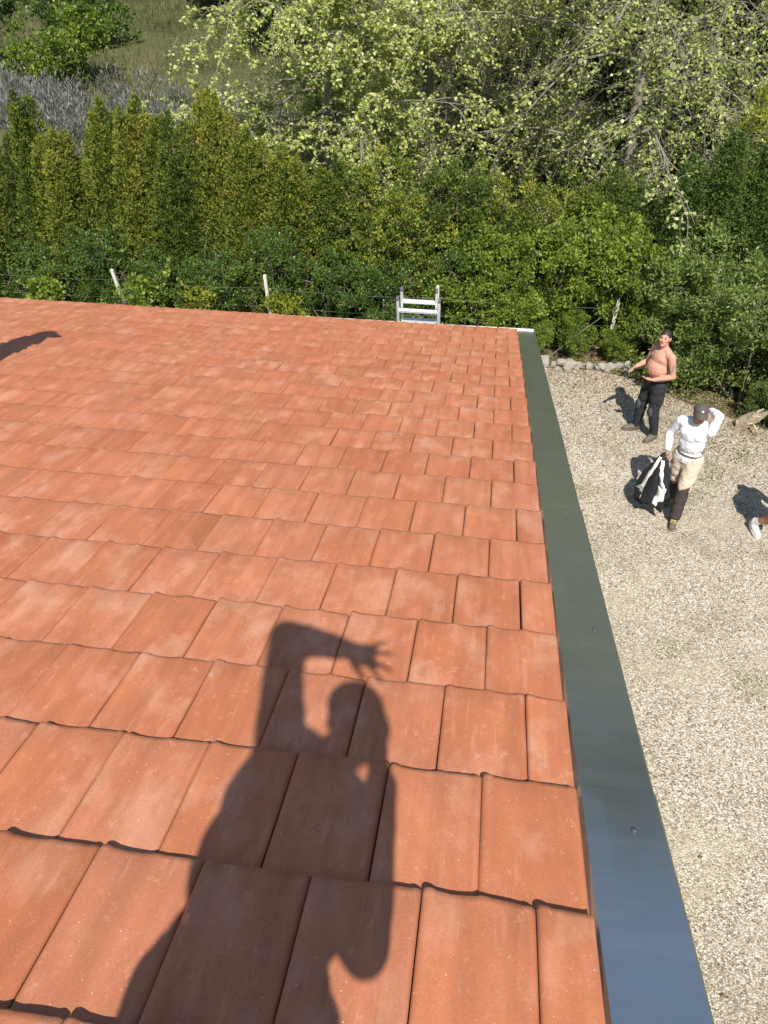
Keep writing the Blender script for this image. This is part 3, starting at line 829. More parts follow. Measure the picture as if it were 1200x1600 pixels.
def trees():
    a = tree_meshes(301, 9.5, 4.4, 1.3, 26, 66000, MT['linden'], 1.0, 0.66, (0.055, 0.10), trunk_r=0.11)
    plant('broadleaf_tree', *a, (-4.5, 20.4, 0), 0.9, 1.0, 'leafiest pale young-leaved tree, left of centre behind the conifers', 'tree', 'spring trees beyond the hedge')
    b = tree_meshes(302, 13.0, 5.0, 1.5, 28, 42000, MT['linden'], 1.0, 0.58, (0.052, 0.098), trunk_r=0.16)
    plant('broadleaf_tree', *b, (-2.55, 23.6, 0), 2.0, 1.0, 'spring tree with a straight grey trunk rising at top centre', 'tree', 'spring trees beyond the hedge')
    c = tree_meshes(303, 12.0, 5.2, 1.5, 36, 40000, MT['linden'], 1.0, 0.66, (0.052, 0.098), trunk_r=0.14)
    plant('broadleaf_tree', *c, (2.6, 20.6, 0), 0.3, 1.0, 'twiggy half-bare tree with drooping boughs at the upper right', 'tree', 'spring trees beyond the hedge')
    d = tree_meshes(304, 11.0, 4.6, 1.5, 26, 13000, MT['linden'], 1.0, 0.55, (0.048, 0.09), trunk_r=0.13)
    plant('broadleaf_tree', *d, (6.6, 23.4, 0), 1.1, 1.0, 'nearly bare tree at the top right photo corner', 'tree', 'spring trees beyond the hedge')
    plant('broadleaf_tree', *d, (0.6, 26.5, 0), 3.0, 1.1, 'nearly bare grey tree deep between the centre and right trees', 'tree', 'spring trees beyond the hedge')
    # evergreen wood that closes the view at the top
    ev = [shrub_meshes(321 + k, 3.4, 2.6, 8.0, MT['wood_leaf'], 9000, (0.16, 0.34), 0.6, 26, 0.5) for k in range(3)]
    spots = [(-31, 58, 1.1), (-25, 52, 1.15), (-19, 56, 1.2), (-13.5, 50, 1.2), (-9.0, 41, 1.15), (-4.5, 36, 1.1), (-0.5, 33, 1.05), (3.8, 31, 1.0), (8.0, 30, 1.1), (12.5, 31, 1.2), (-1.5, 44, 1.5), (7.0, 42, 1.5), (15, 42, 1.5), (20, 34, 1.3), (-38, 64, 1.4)]
    names = ['far left behind the first meadow bush', 'behind the grey weeds, second from the left', 'above the middle of the grey weeds', 'behind the left edge of the pale leafy tree', 'behind the pale leafy tree', 'left of the straight grey trunk', 'right of the straight grey trunk', 'behind the drooping twiggy boughs', 'behind the top right corner trees', 'outermost at the right', 'tall, farthest back behind the centre trunk', 'tall, farthest back behind the twiggy tree', 'tall, farthest back at the right', 'beyond the right photo edge', 'beyond the left photo edge']
    for i, (x, y, s) in enumerate(spots):
        z = max(0, (y - 24) / 60) ** 1.2 * 2.5 - 0.15
        plant('woodland_tree', *ev[i % 3], (x, y, z), i * 1.3, (s * 1.15, s * 1.15, s * (2.0 if 4 <= i <= 13 else 1.3)), 'dark woodland tree, ' + names[i], 'tree', 'dark woodland trees closing the view')
    # rough bushes at the top left, and undergrowth between the trunks
    mb = [shrub_meshes(341 + k, 1.6, 1.3, 2.2, MT['bright'] if k == 0 else MT['privet'], 5200, (0.07, 0.14), 0.6, 14, 0.3, whips=8) for k in range(2)]
    for j, (x, y, s, k, lab) in enumerate([(-17.6, 33.5, 1.15, 0, 'green meadow bush above the grey weeds'), (-21.8, 34.5, 1.5, 1, 'dark meadow bush in the top left photo corner'), (-19.6, 40, 1.4, 1, 'dark meadow bush farthest back at the top left'), (-0.6, 27.0, 0.9, 1, 'dark undergrowth bush right of the grey trunk'), (3.8, 26.0, 1.0, 1, 'dark undergrowth bush behind the twiggy tree'), (6.2, 25.6, 1.15, 1, 'dark undergrowth bush in the upper right wood'), (-5.6, 28.5, 0.95, 1, 'dark undergrowth bush beneath the pale leafy tree'), (1.5, 23.6, 0.55, 1, 'small dark undergrowth bush in front of the twiggy tree'), (4.9, 19.6, 0.9, 1, 'dark undergrowth bush just behind the dark conifers')]):
        plant('meadow_bush', *mb[k], (x, y, max(0, (y - 24) / 60) ** 1.2 * 2.5 - 0.05), j * 1.9, s, lab, 'bush', 'rough bushes beyond the hedge', 'stem')
trees()

def meadow():
    def zz(x, y): return np.clip((y - 24) / 60, 0, 1) ** 1.2 * 2.5
    n = 46000
    x = RNG.uniform(-28, 9, n); y = 17 + 40 * RNG.uniform(0, 1, n) ** 1.3
    k = x > -0.62 * y - 3
    x, y = x[k], y[k]; n = len(x)
    P = np.stack([x, y, zz(x, y) - 0.1], -1)
    A = np.stack([RNG.normal(0, 0.35, n), RNG.normal(0, 0.35, n), np.ones(n)], -1)
    V, F, T = leaves(P, A, RNG.uniform(0.25, 0.55, n), RNG.uniform(0.02, 0.05, n), np.clip(0.5 + 0.35 * fbm(P, 77, 0.5) + 0.2 * RNG.normal(size=n), 0, 1))
    o = link(bpy.data.objects.new('meadow_grass', np_mesh('meadow_grass', V, F, MT['grass'], T)))
    tag(o, 'rough half-dry meadow grass beyond the hedge', 'grass', kind='stuff')
    # mounds of small grey flowering stems
    n = 30000; m = 520
    cx = RNG.uniform(-25, -7.5, m); cy = 28.2 + (cx + 15) * -0.28 + RNG.normal(0, 2.1, m); ci = RNG.integers(0, m, n)
    ch = RNG.uniform(0.45, 1.15, m); cr = RNG.uniform(0.25, 0.6, m); ct = RNG.normal(0, 0.16, m)
    a = RNG.uniform(0, 6.28, n); r = np.sqrt(RNG.uniform(0, 1, n)); hz = RNG.uniform(0.1, 1, n) ** 0.7
    x = cx[ci] + cr[ci] * r * np.cos(a); y = cy[ci] + cr[ci] * r * np.sin(a)
    P = np.stack([x, y, zz(x, y) - 0.05 + ch[ci] * hz * np.sqrt(1 - 0.75 * r ** 2)], -1)
    A = np.stack([0.5 * np.cos(a) * r + RNG.normal(0, 0.35, n), 0.5 * np.sin(a) * r + RNG.normal(0, 0.35, n), np.ones(n)], -1)
    V, F, T = leaves(P, A, RNG.uniform(0.10, 0.26, n), RNG.uniform(0.022, 0.055, n), np.clip(0.15 + 0.62 * hz + ct[ci] + 0.16 * RNG.normal(size=n), 0, 1))
    o = link(bpy.data.objects.new('grey_weeds', np_mesh('grey_weeds', V, F, MT['lavender'], T)))
    tag(o, 'tall grey flowering weeds standing in the meadow at the top left', 'weeds', kind='stuff')
meadow()

# ------------------------------------------------------------------ fence, stones, log
def fence():
    f = tag(empty('wire_fence', (-3, 14.1, 0)), 'sagging wire fence on pale leaning concrete posts in front of the hedge', 'fence')
    posts = [(-7.17, 1.16), (-4.38, 1.22), (-1.27, 1.20), (1.80, 1.12), (4.6, 1.1), (-10.4, 1.2)]
    for i, (x, h) in enumerate(posts):
        lean = (-0.10 if i == 0 else 0.04 if i == 3 else -0.01, -0.17)
        V, F = [], []
        for k, (z, s) in enumerate(((-0.1, 0.030), (0.5, 0.028), (h - 0.015, 0.026), (h, 0.018))):
            t = z / h
            for dx, dy in ((-1, -1), (1, -1), (1, 1), (-1, 1)):
                V.append((x + 3 + lean[0] * t + dx * s, lean[1] * t + dy * s, z))
        for k in range(3):
            for q in range(4): F.append([k * 4 + q, k * 4 + (q + 1) % 4, k * 4 + 4 + (q + 1) % 4, k * 4 + 4 + q])
        F.append([12, 13, 14, 15])
        mesh_obj('post', V, F, MT['concrete'], f)
    order = sorted(posts)
    for hz in (0.28, 0.62, 0.98):
        pts = []
        for (x0, h0), (x1, h1) in zip(order[:-1], order[1:]):
            for k in range(8):
                t = k / 8
                pts.append((x0 + (x1 - x0) * t + 3, -0.17 * hz / 1.15 - 0.04, hz - 0.05 * 4 * t * (1 - t)))
        V, F = tubes([(np.array(pts), np.full(len(pts), 0.0014), 4)])
        link(bpy.data.objects.new('wire', np_mesh('wire', V, F, MT['wire'])), f)
    # slanting stay beside the last post
    V, F = tubes([(np.array([(0.62 + 3, -0.55, 0.0), (1.2 + 3, -0.34, 0.5), (1.78 + 3, -0.14, 0.95)]), np.full(3, 0.004), 5)])
    link(bpy.data.objects.new('stay_wire', np_mesh('stay_wire', V, F, MT['wire'])), f)
fence()

def rock_mesh(seed, r):
    rs = np.random.default_rng(seed)
    import bmesh
    bm = bmesh.new(); bmesh.ops.create_icosphere(bm, subdivisions=2, radius=1.0)
    V = np.array([v.co[:] for v in bm.verts]); V = V * (1 + 0.30 * fbm(V, seed, 2.2) + 0.10 * fbm(V, seed + 1, 6.0))[:, None]
    for _ in range(9):
        d = unit(rs.normal(size=3)); h = rs.uniform(0.45, 0.8); t = V @ d; V = V - np.clip(t - h, 0, None)[:, None] * d * 0.85
    for v, p in zip(bm.verts, V): v.co = Vector(p * r)
    me = bpy.data.meshes.new('stone'); bm.to_mesh(me); bm.free(); me.materials.append(MT['rock'])
    return me

def stones():
    t = tag(empty('stone_border', (1.3, 13.55, 0)), 'low border of rough white stones between gravel and hedge', 'stone border')
    ms = [rock_mesh(400 + k, np.array([1.0, 0.8, 0.8])) for k in range(5)]
    rs = random.Random(5)
    x = -1.0
    k = 0
    while x < 1.25:
        r = rs.uniform(0.055, 0.15)
        o = bpy.data.objects.new('stone', ms[k % 5]); o.location = (x, rs.uniform(-0.07, 0.07), r * 0.45)
        o.rotation_euler = (rs.uniform(-0.4, 0.4), rs.uniform(-0.4, 0.4), rs.uniform(0, 6)); o.scale = (r * rs.uniform(0.9, 1.5), r, r * rs.uniform(0.7, 1.15))
        link(o, t); x += r * 1.25; k += 1
        if rs.random() < 0.55:
            r2 = rs.uniform(0.05, 0.085); o = bpy.data.objects.new('stone', ms[(k + 2) % 5]); o.location = (x - 0.05, rs.uniform(-0.22, -0.13), r2 * 0.4); o.rotation_euler = (0.2, 0.3, rs.uniform(0, 6)); o.scale = (r2, r2, r2)
            link(o, t)
stones()

def split_log():
    # a short weathered, hollow, split log leaning against the bush foot
    rs = np.random.default_rng(9)
    t = tag(empty('split_log', (3.84, 11.80, 0.19), 0.0), 'weathered hollow split log lying under the bush at the right', 'log')
    n, m = 16, 7
    V, F = [], []
    for k in range(m):
        s = k / (m - 1)
        for layer, rad in ((0, 0.155), (1, 0.105)):
            for q in range(n):
                a = -0.3 + q * (2 * math.pi * 0.78) / (n - 1)
                r = rad * (1 + 0.12 * math.sin(3 * a + k) + 0.05 * rs.normal())
                end = 0.06 * math.sin(5 * a) + 0.03 * rs.normal() if k in (0, m - 1) else 0
                V.append((r * math.cos(a), r * math.sin(a) * 0.9, (s - 0.5) * 0.62 + end))
    st = 2 * n
    for k in range(m - 1):
        for q in range(n - 1):
            F.append([k * st + q, k * st + q + 1, (k + 1) * st + q + 1, (k + 1) * st + q])
            F.append([k * st + n + q + 1, k * st + n + q, (k + 1) * st + n + q, (k + 1) * st + n + q + 1])
        for q in (0, n - 1):
            F.append([k * st + q, k * st + n + q, (k + 1) * st + n + q, (k + 1) * st + q])
    for k in (0, m - 1):
        for q in range(n - 1): F.append([k * st + q, k * st + n + q, k * st + n + q + 1, k * st + q + 1])
    o = mesh_obj('shell', V, F, MT['dead_wood'], t)
    t.scale = (0.72, 0.72, 0.72)
    o.rotation_euler = (math.radians(40), math.radians(16), math.radians(30))
    V, F = tubes([(np.array([(-0.05, 0.25, -0.1), (0.0, 0.0, 0.02), (0.12, -0.28, -0.12)]), np.array([0.03, 0.035, 0.012]), 7)])
    link(bpy.data.objects.new('broken_branch', np_mesh('broken_branch', V, F, MT['dead_wood'], smooth=True)), t)
split_log()

# ------------------------------------------------------------------ ladder
def ladder():
    # stands on the gravel beyond the eave and leans back on the gutter; two sliding sections
    top = Vector((-1.17, 9.145, 3.065)); foot = Vector((-1.17, 9.98, 0.0))
    d = (top - foot).normalized(); length = (top - foot).length
    back = Vector((0, -d.z, d.y)).normalized() * -1            # away from the house
    side = Vector((1, 0, 0))
    t = tag(empty('ladder', foot), 'aluminium extension ladder whose top sticks up over the eave', 'ladder')
    Mx = Matrix((side, back, d)).transposed()
    for s, (hw, off, zt, zb) in enumerate(((0.245, 0.0, length - 0.06, 0.0), (0.205, 0.075, length + 0.02, 0.5))):
        for sx in (-1, 1):
            V, F = [], []
            add_box(V, F, (sx * hw, off, (zt + zb) / 2), (0.0125, 0.030, (zt - zb) / 2), Mx)
            r = mesh_obj('rail', V, F, MT['alu'], t)
            V, F = [], []
            add_box(V, F, (sx * hw, off, zt + 0.012), (0.0145, 0.032, 0.012), Mx)
            mesh_obj('end_cap', V, F, MT['alu_dark'], r)
        z = zt - 0.16
        while z > zb + 0.1:
            V, F = [], []
            add_box(V, F, (0, off, z), (hw - 0.0125, 0.024, 0.013), Mx)
            mesh_obj('rung', V, F, MT['alu'], t)
            z -= 0.28
ladder()

# ------------------------------------------------------------------ people
def skin_material(name, c, red, tattoo=None):
    m = NT(name)
    ob = m.n('ShaderNodeTexCoord').outputs['Object']
    n = m.noise(ob, 7.0, 4)
    col = m.mix(m.ramp(n, [(0.35, 0.0), (0.65, 1.0)]), rgb(*c), rgb(*red))
    if tattoo:
        p, r = tattoo
        d = m.vmath('DISTANCE', ob, p)
        f = m.math('MULTIPLY', m.ramp(d, [(r * 0.7, 1.0), (r, 0.0)]), m.ramp(m.noise(ob, 38.0, 2), [(0.46, 0.0), (0.52, 1.0)]))
        col = m.mix(m.math('MULTIPLY', f, 0.65), col, rgb(0.10, 0.10, 0.11))
    m.base(col); m.rough(0.62); m.p('Specular IOR Level', 0.3)
    m.bump(m.noise(ob, 60.0, 3), 0.15, 0.004)
    return m.mat

MT['skin_a'] = skin_material('sunburnt_skin', (0.50, 0.255, 0.17), (0.56, 0.22, 0.145), ((0.0, 0.0, 0.0), 0.0001))
MT['skin_b'] = skin_material('tanned_skin', (0.40, 0.21, 0.13), (0.45, 0.20, 0.13))
MT['hair'] = plain('dark_hair', (0.022, 0.016, 0.012), 0.55, 0, 90, 0.4, 0.6)
MT['trouser_black'] = plain('black_work_trousers', (0.028, 0.028, 0.032), 0.85, 0, 14, 0.35, 0.5, 0.2, 0.02)
MT['pocket_grey'] = plain('grey_pocket_cloth', (0.075, 0.078, 0.085), 0.85, 0, 30, 0.3, 0.4, 0.2)
MT['trouser_brown'] = plain('dark_brown_trouser_leg', (0.050, 0.043, 0.040), 0.85, 0, 14, 0.3, 0.5, 0.2, 0.02)
MT['khaki'] = plain('beige_work_trousers', (0.56, 0.45, 0.35), 0.85, 0, 14, 0.16, 0.5, 0.2, 0.02)
MT['shirt_white'] = plain('white_shirt', (0.74, 0.74, 0.78), 0.8, 0, 9, 0.08, 0.6, 0.2, 0.03)
MT['cloth_dark'] = plain('dark_shirt', (0.05, 0.055, 0.07), 0.85, 0, 14, 0.25, 0.4, 0.2)
MT['boot'] = plain('dusty_boot', (0.12, 0.10, 0.08), 0.8, 0, 25, 0.4, 0.5)
MT['lace'] = plain('yellow_lace', (0.65, 0.50, 0.05), 0.7, 0, 25, 0.2)
MT['sneaker'] = plain('pale_sneaker', (0.62, 0.61, 0.60), 0.6, 0, 25, 0.12)
MT['cap'] = plain('brown_cap', (0.085, 0.068, 0.058), 0.85, 0, 40, 0.2)
MT['badge'] = plain('pale_badge', (0.70, 0.66, 0.58), 0.6, 0, 60, 0.1)
MT['eye'] = plain('eye', (0.02, 0.015, 0.012), 0.3, 0, 50, 0.1)
MT['lips'] = plain('lips', (0.36, 0.13, 0.10), 0.5, 0, 50, 0.1)
MT['brow'] = MT['hair']
MT['jacket'] = plain('black_jacket', (0.016, 0.017, 0.022), 0.75, 0, 12, 0.4, 0.6, 0.3, 0.02)
MT['stripe'] = plain('white_stripe', (0.74, 0.73, 0.70), 0.75, 0, 20, 0.12)
MT['phone'] = plain('phone_glass', (0.02, 0.02, 0.022), 0.25, 0, 20, 0.05, 0.02)

def capsule(p0, r0, p1, r1, s=14):
    p0, p1 = np.array(p0, float), np.array(p1, float)
    ax = p1 - p0; L = np.linalg.norm(ax); ax = ax / max(L, 1e-6)
    ref = np.array([0, 0, 1.0]) if abs(ax[2]) < 0.9 else np.array([1.0, 0, 0])
    b = unit(np.cross(ax, ref)); n = np.cross(b, ax)
    rings = [(-r0 * math.cos(t), r0 * math.sin(t)) for t in (0.02, 0.5, 1.0)] + [(0, r0), (L * 0.5, (r0 + r1) / 2), (L, r1)] + [(L + r1 * math.cos(t), r1 * math.sin(t)) for t in (1.0, 0.5, 0.02)]
    a = np.arange(s) * 2 * np.pi / s
    V = np.concatenate([p0 + ax * h + r * (np.cos(a)[:, None] * b + np.sin(a)[:, None] * n) for h, r in rings])
    F = [[k * s + q, k * s + (q + 1) % s, (k + 1) * s + (q + 1) % s, (k + 1) * s + q] for k in range(len(rings) - 1) for q in range(s)]
    F += [list(range(s))[::-1], [(len(rings) - 1) * s + q for q in range(s)]]
    return V, F

def ellipsoid(c, f, l, u, rf, rl, ru, s=16, r=10):
    c = np.array(c, float); f, l, u = (np.array(v, float) for v in (f, l, u))
    V, F = [], []
    for k in range(r + 1):
        t = math.pi * min(max(k / r, 0.01), 0.99)
        for q in range(s):
            a = 2 * math.pi * q / s
            V.append(c + f * rf * math.sin(t) * math.cos(a) + l * rl * math.sin(t) * math.sin(a) + u * ru * math.cos(t))
    for k in range(r):
        for q in range(s): F.append([(k + 1) * s + q, (k + 1) * s + (q + 1) % s, k * s + (q + 1) % s, k * s + q])
    F += [list(range(s)), [r * s + q for q in range(s)][::-1]]
    return np.array(V), F

def fuse(name, prims, voxel, mat, parent, smooth=3, wrinkle=0.0, seed=1):
    V, F, o = [], [], 0
    for v, f in prims:
        V.append(v); F += [[i + o for i in q] for q in f]; o += len(v)
    me = bpy.data.meshes.new(name); me.from_pydata(np.concatenate(V).tolist(), [], F); me.update()
    tmp = bpy.data.objects.new('tmp', me); COL.objects.link(tmp)
    r = tmp.modifiers.new('r', 'REMESH'); r.mode = 'VOXEL'; r.voxel_size = voxel
    s = tmp.modifiers.new('s', 'SMOOTH'); s.factor = 0.5; s.iterations = smooth
    dg = bpy.context.evaluated_depsgraph_get()
    out = bpy.data.meshes.new_from_object(tmp.evaluated_get(dg))
    bpy.data.objects.remove(tmp)
    if wrinkle:
        n = len(out.vertices); co = np.zeros(n * 3, np.float32); out.vertices.foreach_get('co', co); co = co.reshape(-1, 3)
        no = np.zeros(n * 3, np.float32); out.vertex_normals.foreach_get('vector', no); no = no.reshape(-1, 3)
        w = fbm(co * np.array([1, 1, 2.2]), seed, 14.0) * 0.6 + fbm(co, seed + 1, 30.0) * 0.4
        co += no * (w * wrinkle)[:, None]
        out.vertices.foreach_set('co', co.ravel())
    out.polygons.foreach_set('use_smooth', np.ones(len(out.polygons), bool))
    out.materials.clear(); out.materials.append(mat); out.name = name
    return link(bpy.data.objects.new(name, out), parent)

def hand_prims(w, d, n, side, curl=0.4, spread=0.0, k=1.0):
    """w wrist, d finger direction, n back-of-hand normal, side: +1 thumb along d x n, -1 the other way"""
    w = np.array(w, float); d = unit(np.array(d, float)); n = np.array(n, float); n = unit(n - d * (n @ d)); s = np.cross(d, n) * side
    P = []
    for i, (o, l) in enumerate(((0.030, 0.070), (0.010, 0.080), (-0.010, 0.074), (-0.029, 0.056))):
        kn = w + d * (0.088 - 0.004 * i) * k + s * o * k
        P.append(capsule(w + d * 0.005 + s * o * 0.55 * k, 0.0155 * k, kn, 0.0115 * k, 8))
        fd = unit(d + s * spread * (o / 0.03) - n * curl * 0.5); m = kn + fd * l * 0.5 * k
        fd2 = unit(fd - n * curl * 1.3)
        P.append(capsule(kn, 0.0105 * k, m, 0.0095 * k, 8)); P.append(capsule(m, 0.0095 * k, m + fd2 * l * 0.5 * k, 0.008 * k, 8))
    t0 = w + (d * 0.022 + s * 0.020) * k; t1 = t0 + (d * 0.030 + s * 0.032 - n * 0.012 * curl) * k; t2 = t1 + (d * 0.034 + s * (0.010 + 0.02 * spread)) * k
    P.append(capsule(t0, 0.0145 * k, t1, 0.012 * k, 8)); P.append(capsule(t1, 0.0115 * k, t2, 0.009 * k, 8))
    return P

def person(name, loc, yaw, label, J, skin, fat=0.0, head_dir=(1, 0, 0), hair=True, cap=None, shirt=None, trousers=None, lower=None, shoes=None, sock=None, laces=None, hands=None, group='people', fine=True):
    """J: joints in a local frame x forward, y to the person's left, z up, root on the ground."""
    t = tag(empty(name, loc, yaw), label, 'person', group)
    X, Y, Z = np.array([1.0, 0, 0]), np.array([0, 1.0, 0]), np.array([0, 0, 1.0])
    J = {k: np.array(v, float) for k, v in J.items()}
    hips = (J['hl'] + J['hr']) / 2; neck = J['neck']; sl, sr = J['sl'], J['sr']
    tz = unit(neck - hips); ty = unit(sl - sr); tx = unit(np.cross(ty, tz)); ty2 = np.cross(tz, tx)
    mid = hips * 0.55 + neck * 0.45; chest = hips * 0.28 + neck * 0.72
    def torso(g):
        return [ellipsoid(hips + tz * 0.02, tx, ty2, tz, 0.118 + g, 0.168 + g, 0.13 + g),
                ellipsoid(mid + tx * (0.01 + 0.5 * fat), tx, ty2, tz, 0.118 + g + fat, 0.158 + g + fat * 0.6, 0.17 + g),
                ellipsoid(chest + tx * 0.012, tx, ty2, tz, 0.122 + g + fat * 0.3, 0.172 + g, 0.17 + g),
                ellipsoid(chest + tx * 0.075 + ty2 * 0.075 + tz * 0.02, tx, ty2, tz, 0.055 + g, 0.075 + g, 0.06 + g),
                ellipsoid(chest + tx * 0.075 - ty2 * 0.075 + tz * 0.02, tx, ty2, tz, 0.055 + g, 0.075 + g, 0.06 + g),
                capsule(sl * 0.9 + sr * 0.1, 0.066 + g, sr * 0.9 + sl * 0.1, 0.066 + g), capsule(neck - tz * 0.02, 0.075 + g * 0.5, (sl + neck) / 2, 0.060 + g), capsule(neck - tz * 0.02, 0.075 + g * 0.5, (sr + neck) / 2, 0.060 + g),
                capsule(mid, 0.12 + g, chest, 0.13 + g)]
    def arm(s, g, upto=1.0):
        S, E, Wr = J['s' + s], J['e' + s], J['w' + s]
        return [capsule(S, 0.060 + g, S * 0.5 + E * 0.5, 0.053 + g), capsule(S * 0.5 + E * 0.5, 0.053 + g, E, 0.043 + g), capsule(E, 0.043 + g, E * 0.65 + Wr * 0.35, 0.044 + g), capsule(E * 0.65 + Wr * 0.35, 0.044 + g, E + (Wr - E) * upto, 0.030 + g)]
    def leg(s, g, a=0.0, b=2.0):
        H, K, A = J['h' + s], J['k' + s], J['a' + s]
        out = []
        if a < 1.0:
            e = min(b, 1.0); out.append(capsule(H, 0.094 + g, H + (K - H) * e * 0.6, 0.080 + g)); out.append(capsule(H + (K - H) * e * 0.6, 0.080 + g, H + (K - H) * e, 0.063 + g))
        if b > 1.0:
            e = b - 1.0; c = K + (A - K) * 0.3
            out.append(capsule(K, 0.060 + g, c, 0.060 + g)); out.append(capsule(c, 0.060 + g, K + (A - K) * e, (0.060 + (0.040 - 0.060) * e) + g))
        return out
    # head
    hd = unit(np.array(head_dir, float)); hl = unit(np.cross(Z, hd)); hu = np.cross(hd, hl); hc = J['head']
    B = torso(0.0) + arm('l', 0) + arm('r', 0) + leg('l', 0) + leg('r', 0)
    B += [capsule(neck - tz * 0.03, 0.064, hc - hu * 0.05 - hd * 0.015, 0.056),
          ellipsoid(hc + hu * 0.025 - hd * 0.008, hd, hl, hu, 0.098, 0.078, 0.100), ellipsoid(hc - hu * 0.045 + hd * 0.028, hd, hl, hu, 0.062, 0.058, 0.075),
          ellipsoid(hc - hu * 0.095 + hd * 0.062, hd, hl, hu, 0.022, 0.028, 0.020), capsule(hc + hd * 0.088 + hu * 0.020, 0.009, hc + hd * 0.104 - hu * 0.022, 0.014, 8),
          capsule(hc + hd * 0.080 + hl * 0.03 + hu * 0.030, 0.012, hc + hd * 0.080 - hl * 0.03 + hu * 0.030, 0.012, 8),
          ellipsoid(hc + hl * 0.079 - hd * 0.012, hd, hl, hu, 0.018, 0.010, 0.032, 10, 6), ellipsoid(hc - hl * 0.079 - hd * 0.012, hd, hl, hu, 0.018, 0.010, 0.032, 10, 6),
          ellipsoid(hc + hd * 0.062 + hl * 0.042 - hu * 0.018, hd, hl, hu, 0.026, 0.024, 0.022, 10, 6), ellipsoid(hc + hd * 0.062 - hl * 0.042 - hu * 0.018, hd, hl, hu, 0.026, 0.024, 0.022, 10, 6)]
    for s in 'lr':
        h = (hands or {}).get(s, {})
        d = h.get('d', J['w' + s] - J['e' + s]); n = h.get('n', (0, 1.0 if s == 'l' else -1.0, 0.1))
        B += hand_prims(J['w' + s], d, n, h.get('side', 1), h.get('curl', 0.45), h.get('spread', 0.15))
        A, Td = J['a' + s], unit(np.array(J['t' + s]))
        B.append(capsule(A - Z * 0.04, 0.038, A + Td * 0.13 - Z * 0.055, 0.030))
    fuse('body', B, 0.0072 if fine else 0.010, skin, t, 2)
    # face
    for sg in (1, -1):
        v, f = ellipsoid(hc + hd * 0.088 + hl * sg * 0.031 + hu * 0.012, hd, hl, hu, 0.006, 0.010, 0.005, 10, 6); mesh_obj('eye', v, f, MT['eye'], t, True)
        v, f = capsule(hc + hd * 0.0925 + hl * sg * 0.016 + hu * 0.035, 0.0026, hc + hd * 0.083 + hl * sg * 0.044 + hu * 0.036, 0.0020, 8); mesh_obj('eyebrow', v, f, MT['brow'], t, True)
    v, f = ellipsoid(hc + hd * 0.087 - hu * 0.054, hd, hl, hu, 0.008, 0.024, 0.007, 12, 6); mesh_obj('mouth', v, f, MT['lips'], t, True)
    if hair:
        P = [ellipsoid(hc + hu * 0.042 - hd * 0.013, hd, hl, hu, 0.098, 0.082, 0.092), ellipsoid(hc - hu * 0.005 - hd * 0.050, hd, hl, hu, 0.060, 0.076, 0.085)]
        fuse('hair', P, 0.009, MT['hair'], t, 2, 0.003, 3)
    if cap:
        P = [ellipsoid(hc + hu * 0.058 - hd * 0.008, hd, hl, hu, 0.108, 0.092, 0.090)]
        c = fuse('cap', P, 0.009, cap, t, 2)
        V, F = [], []
        m = 15
        for lay in (0.0, -0.006):
            for row in (0.0, 1.0):
                for q in range(m):
                    a = -1.15 + 2.3 * q / (m - 1)
                    r1 = 0.096 if row == 0 else 0.178 - 0.030 * abs(a) ** 2 * 0.7
                    p = hc + hu * (0.045 - 0.040 * row - 0.020 * math.sin(a) ** 2 * row + lay) + hd * r1 * math.cos(a) + hl * math.sin(a) * (0.088 if row == 0 else 0.094)
                    V.append(p)
        for lay in (0, 1):
            for q in range(m - 1):
                k0 = lay * 2 * m + q; q4 = [k0, k0 + 1, k0 + m + 1, k0 + m]; F.append(q4 if lay == 0 else q4[::-1])
        for q in range(m - 1): F.append([m + q, m + q + 1, 3 * m + q + 1, 3 * m + q])
        mesh_obj('brim', V, F, cap, c, True)
        v, f = ellipsoid(hc + hu * 0.078 + hd * 0.094, hu, hl, hd, 0.016, 0.016, 0.008, 10, 6); mesh_obj('badge', v, f, MT['badge'], c, True)
    if shirt:
        fuse('shirt', torso(0.016) + arm('l', 0.013, 0.93) + arm('r', 0.013, 0.93), 0.012, shirt, t, 4, 0.0045, 5)
    if trousers:
        mat, end, g = trousers
        P = [ellipsoid(hips + tz * (-0.01), tx, ty2, tz, 0.128 + fat * 0.3, 0.178, 0.115), ellipsoid(hips - tz * 0.08, tx, ty2, tz, 0.112, 0.165, 0.11)] + leg('l', g, 0, end) + leg('r', g, 0, end)
        tr = fuse('trousers', P, 0.012, mat, t, 2, 0.011, 8)
        bz = hips + tz * 0.085
        V, F = [], []
        for k in range(24):
            a = k * math.pi / 12
            for dz, rr in ((-0.016, 1.0), (0.016, 1.0), (0.016, 1.03), (-0.016, 1.03)):
                V.append(bz + tz * dz + tx * math.cos(a) * (0.122 + fat * 0.35) * rr + ty2 * math.sin(a) * (0.166 + fat * 0.05) * rr)
        for k in range(24):
            for q in range(4): F.append([k * 4 + q, ((k + 1) % 24) * 4 + q, ((k + 1) % 24) * 4 + (q + 1) % 4, k * 4 + (q + 1) % 4])
        mesh_obj('belt', V, F, MT['boot'], tr)
    if lower:
        for s in 'lr':
            K, A = J['k' + s], J['a' + s]
            fuse('trouser_leg', [capsule(K + (J['h' + s] - K) * 0.20, 0.088, K + (A - K) * 0.4, 0.082), capsule(K + (A - K) * 0.4, 0.082, K + (A - K) * 0.95, 0.078)], 0.012, lower, t, 2, 0.010, 9)
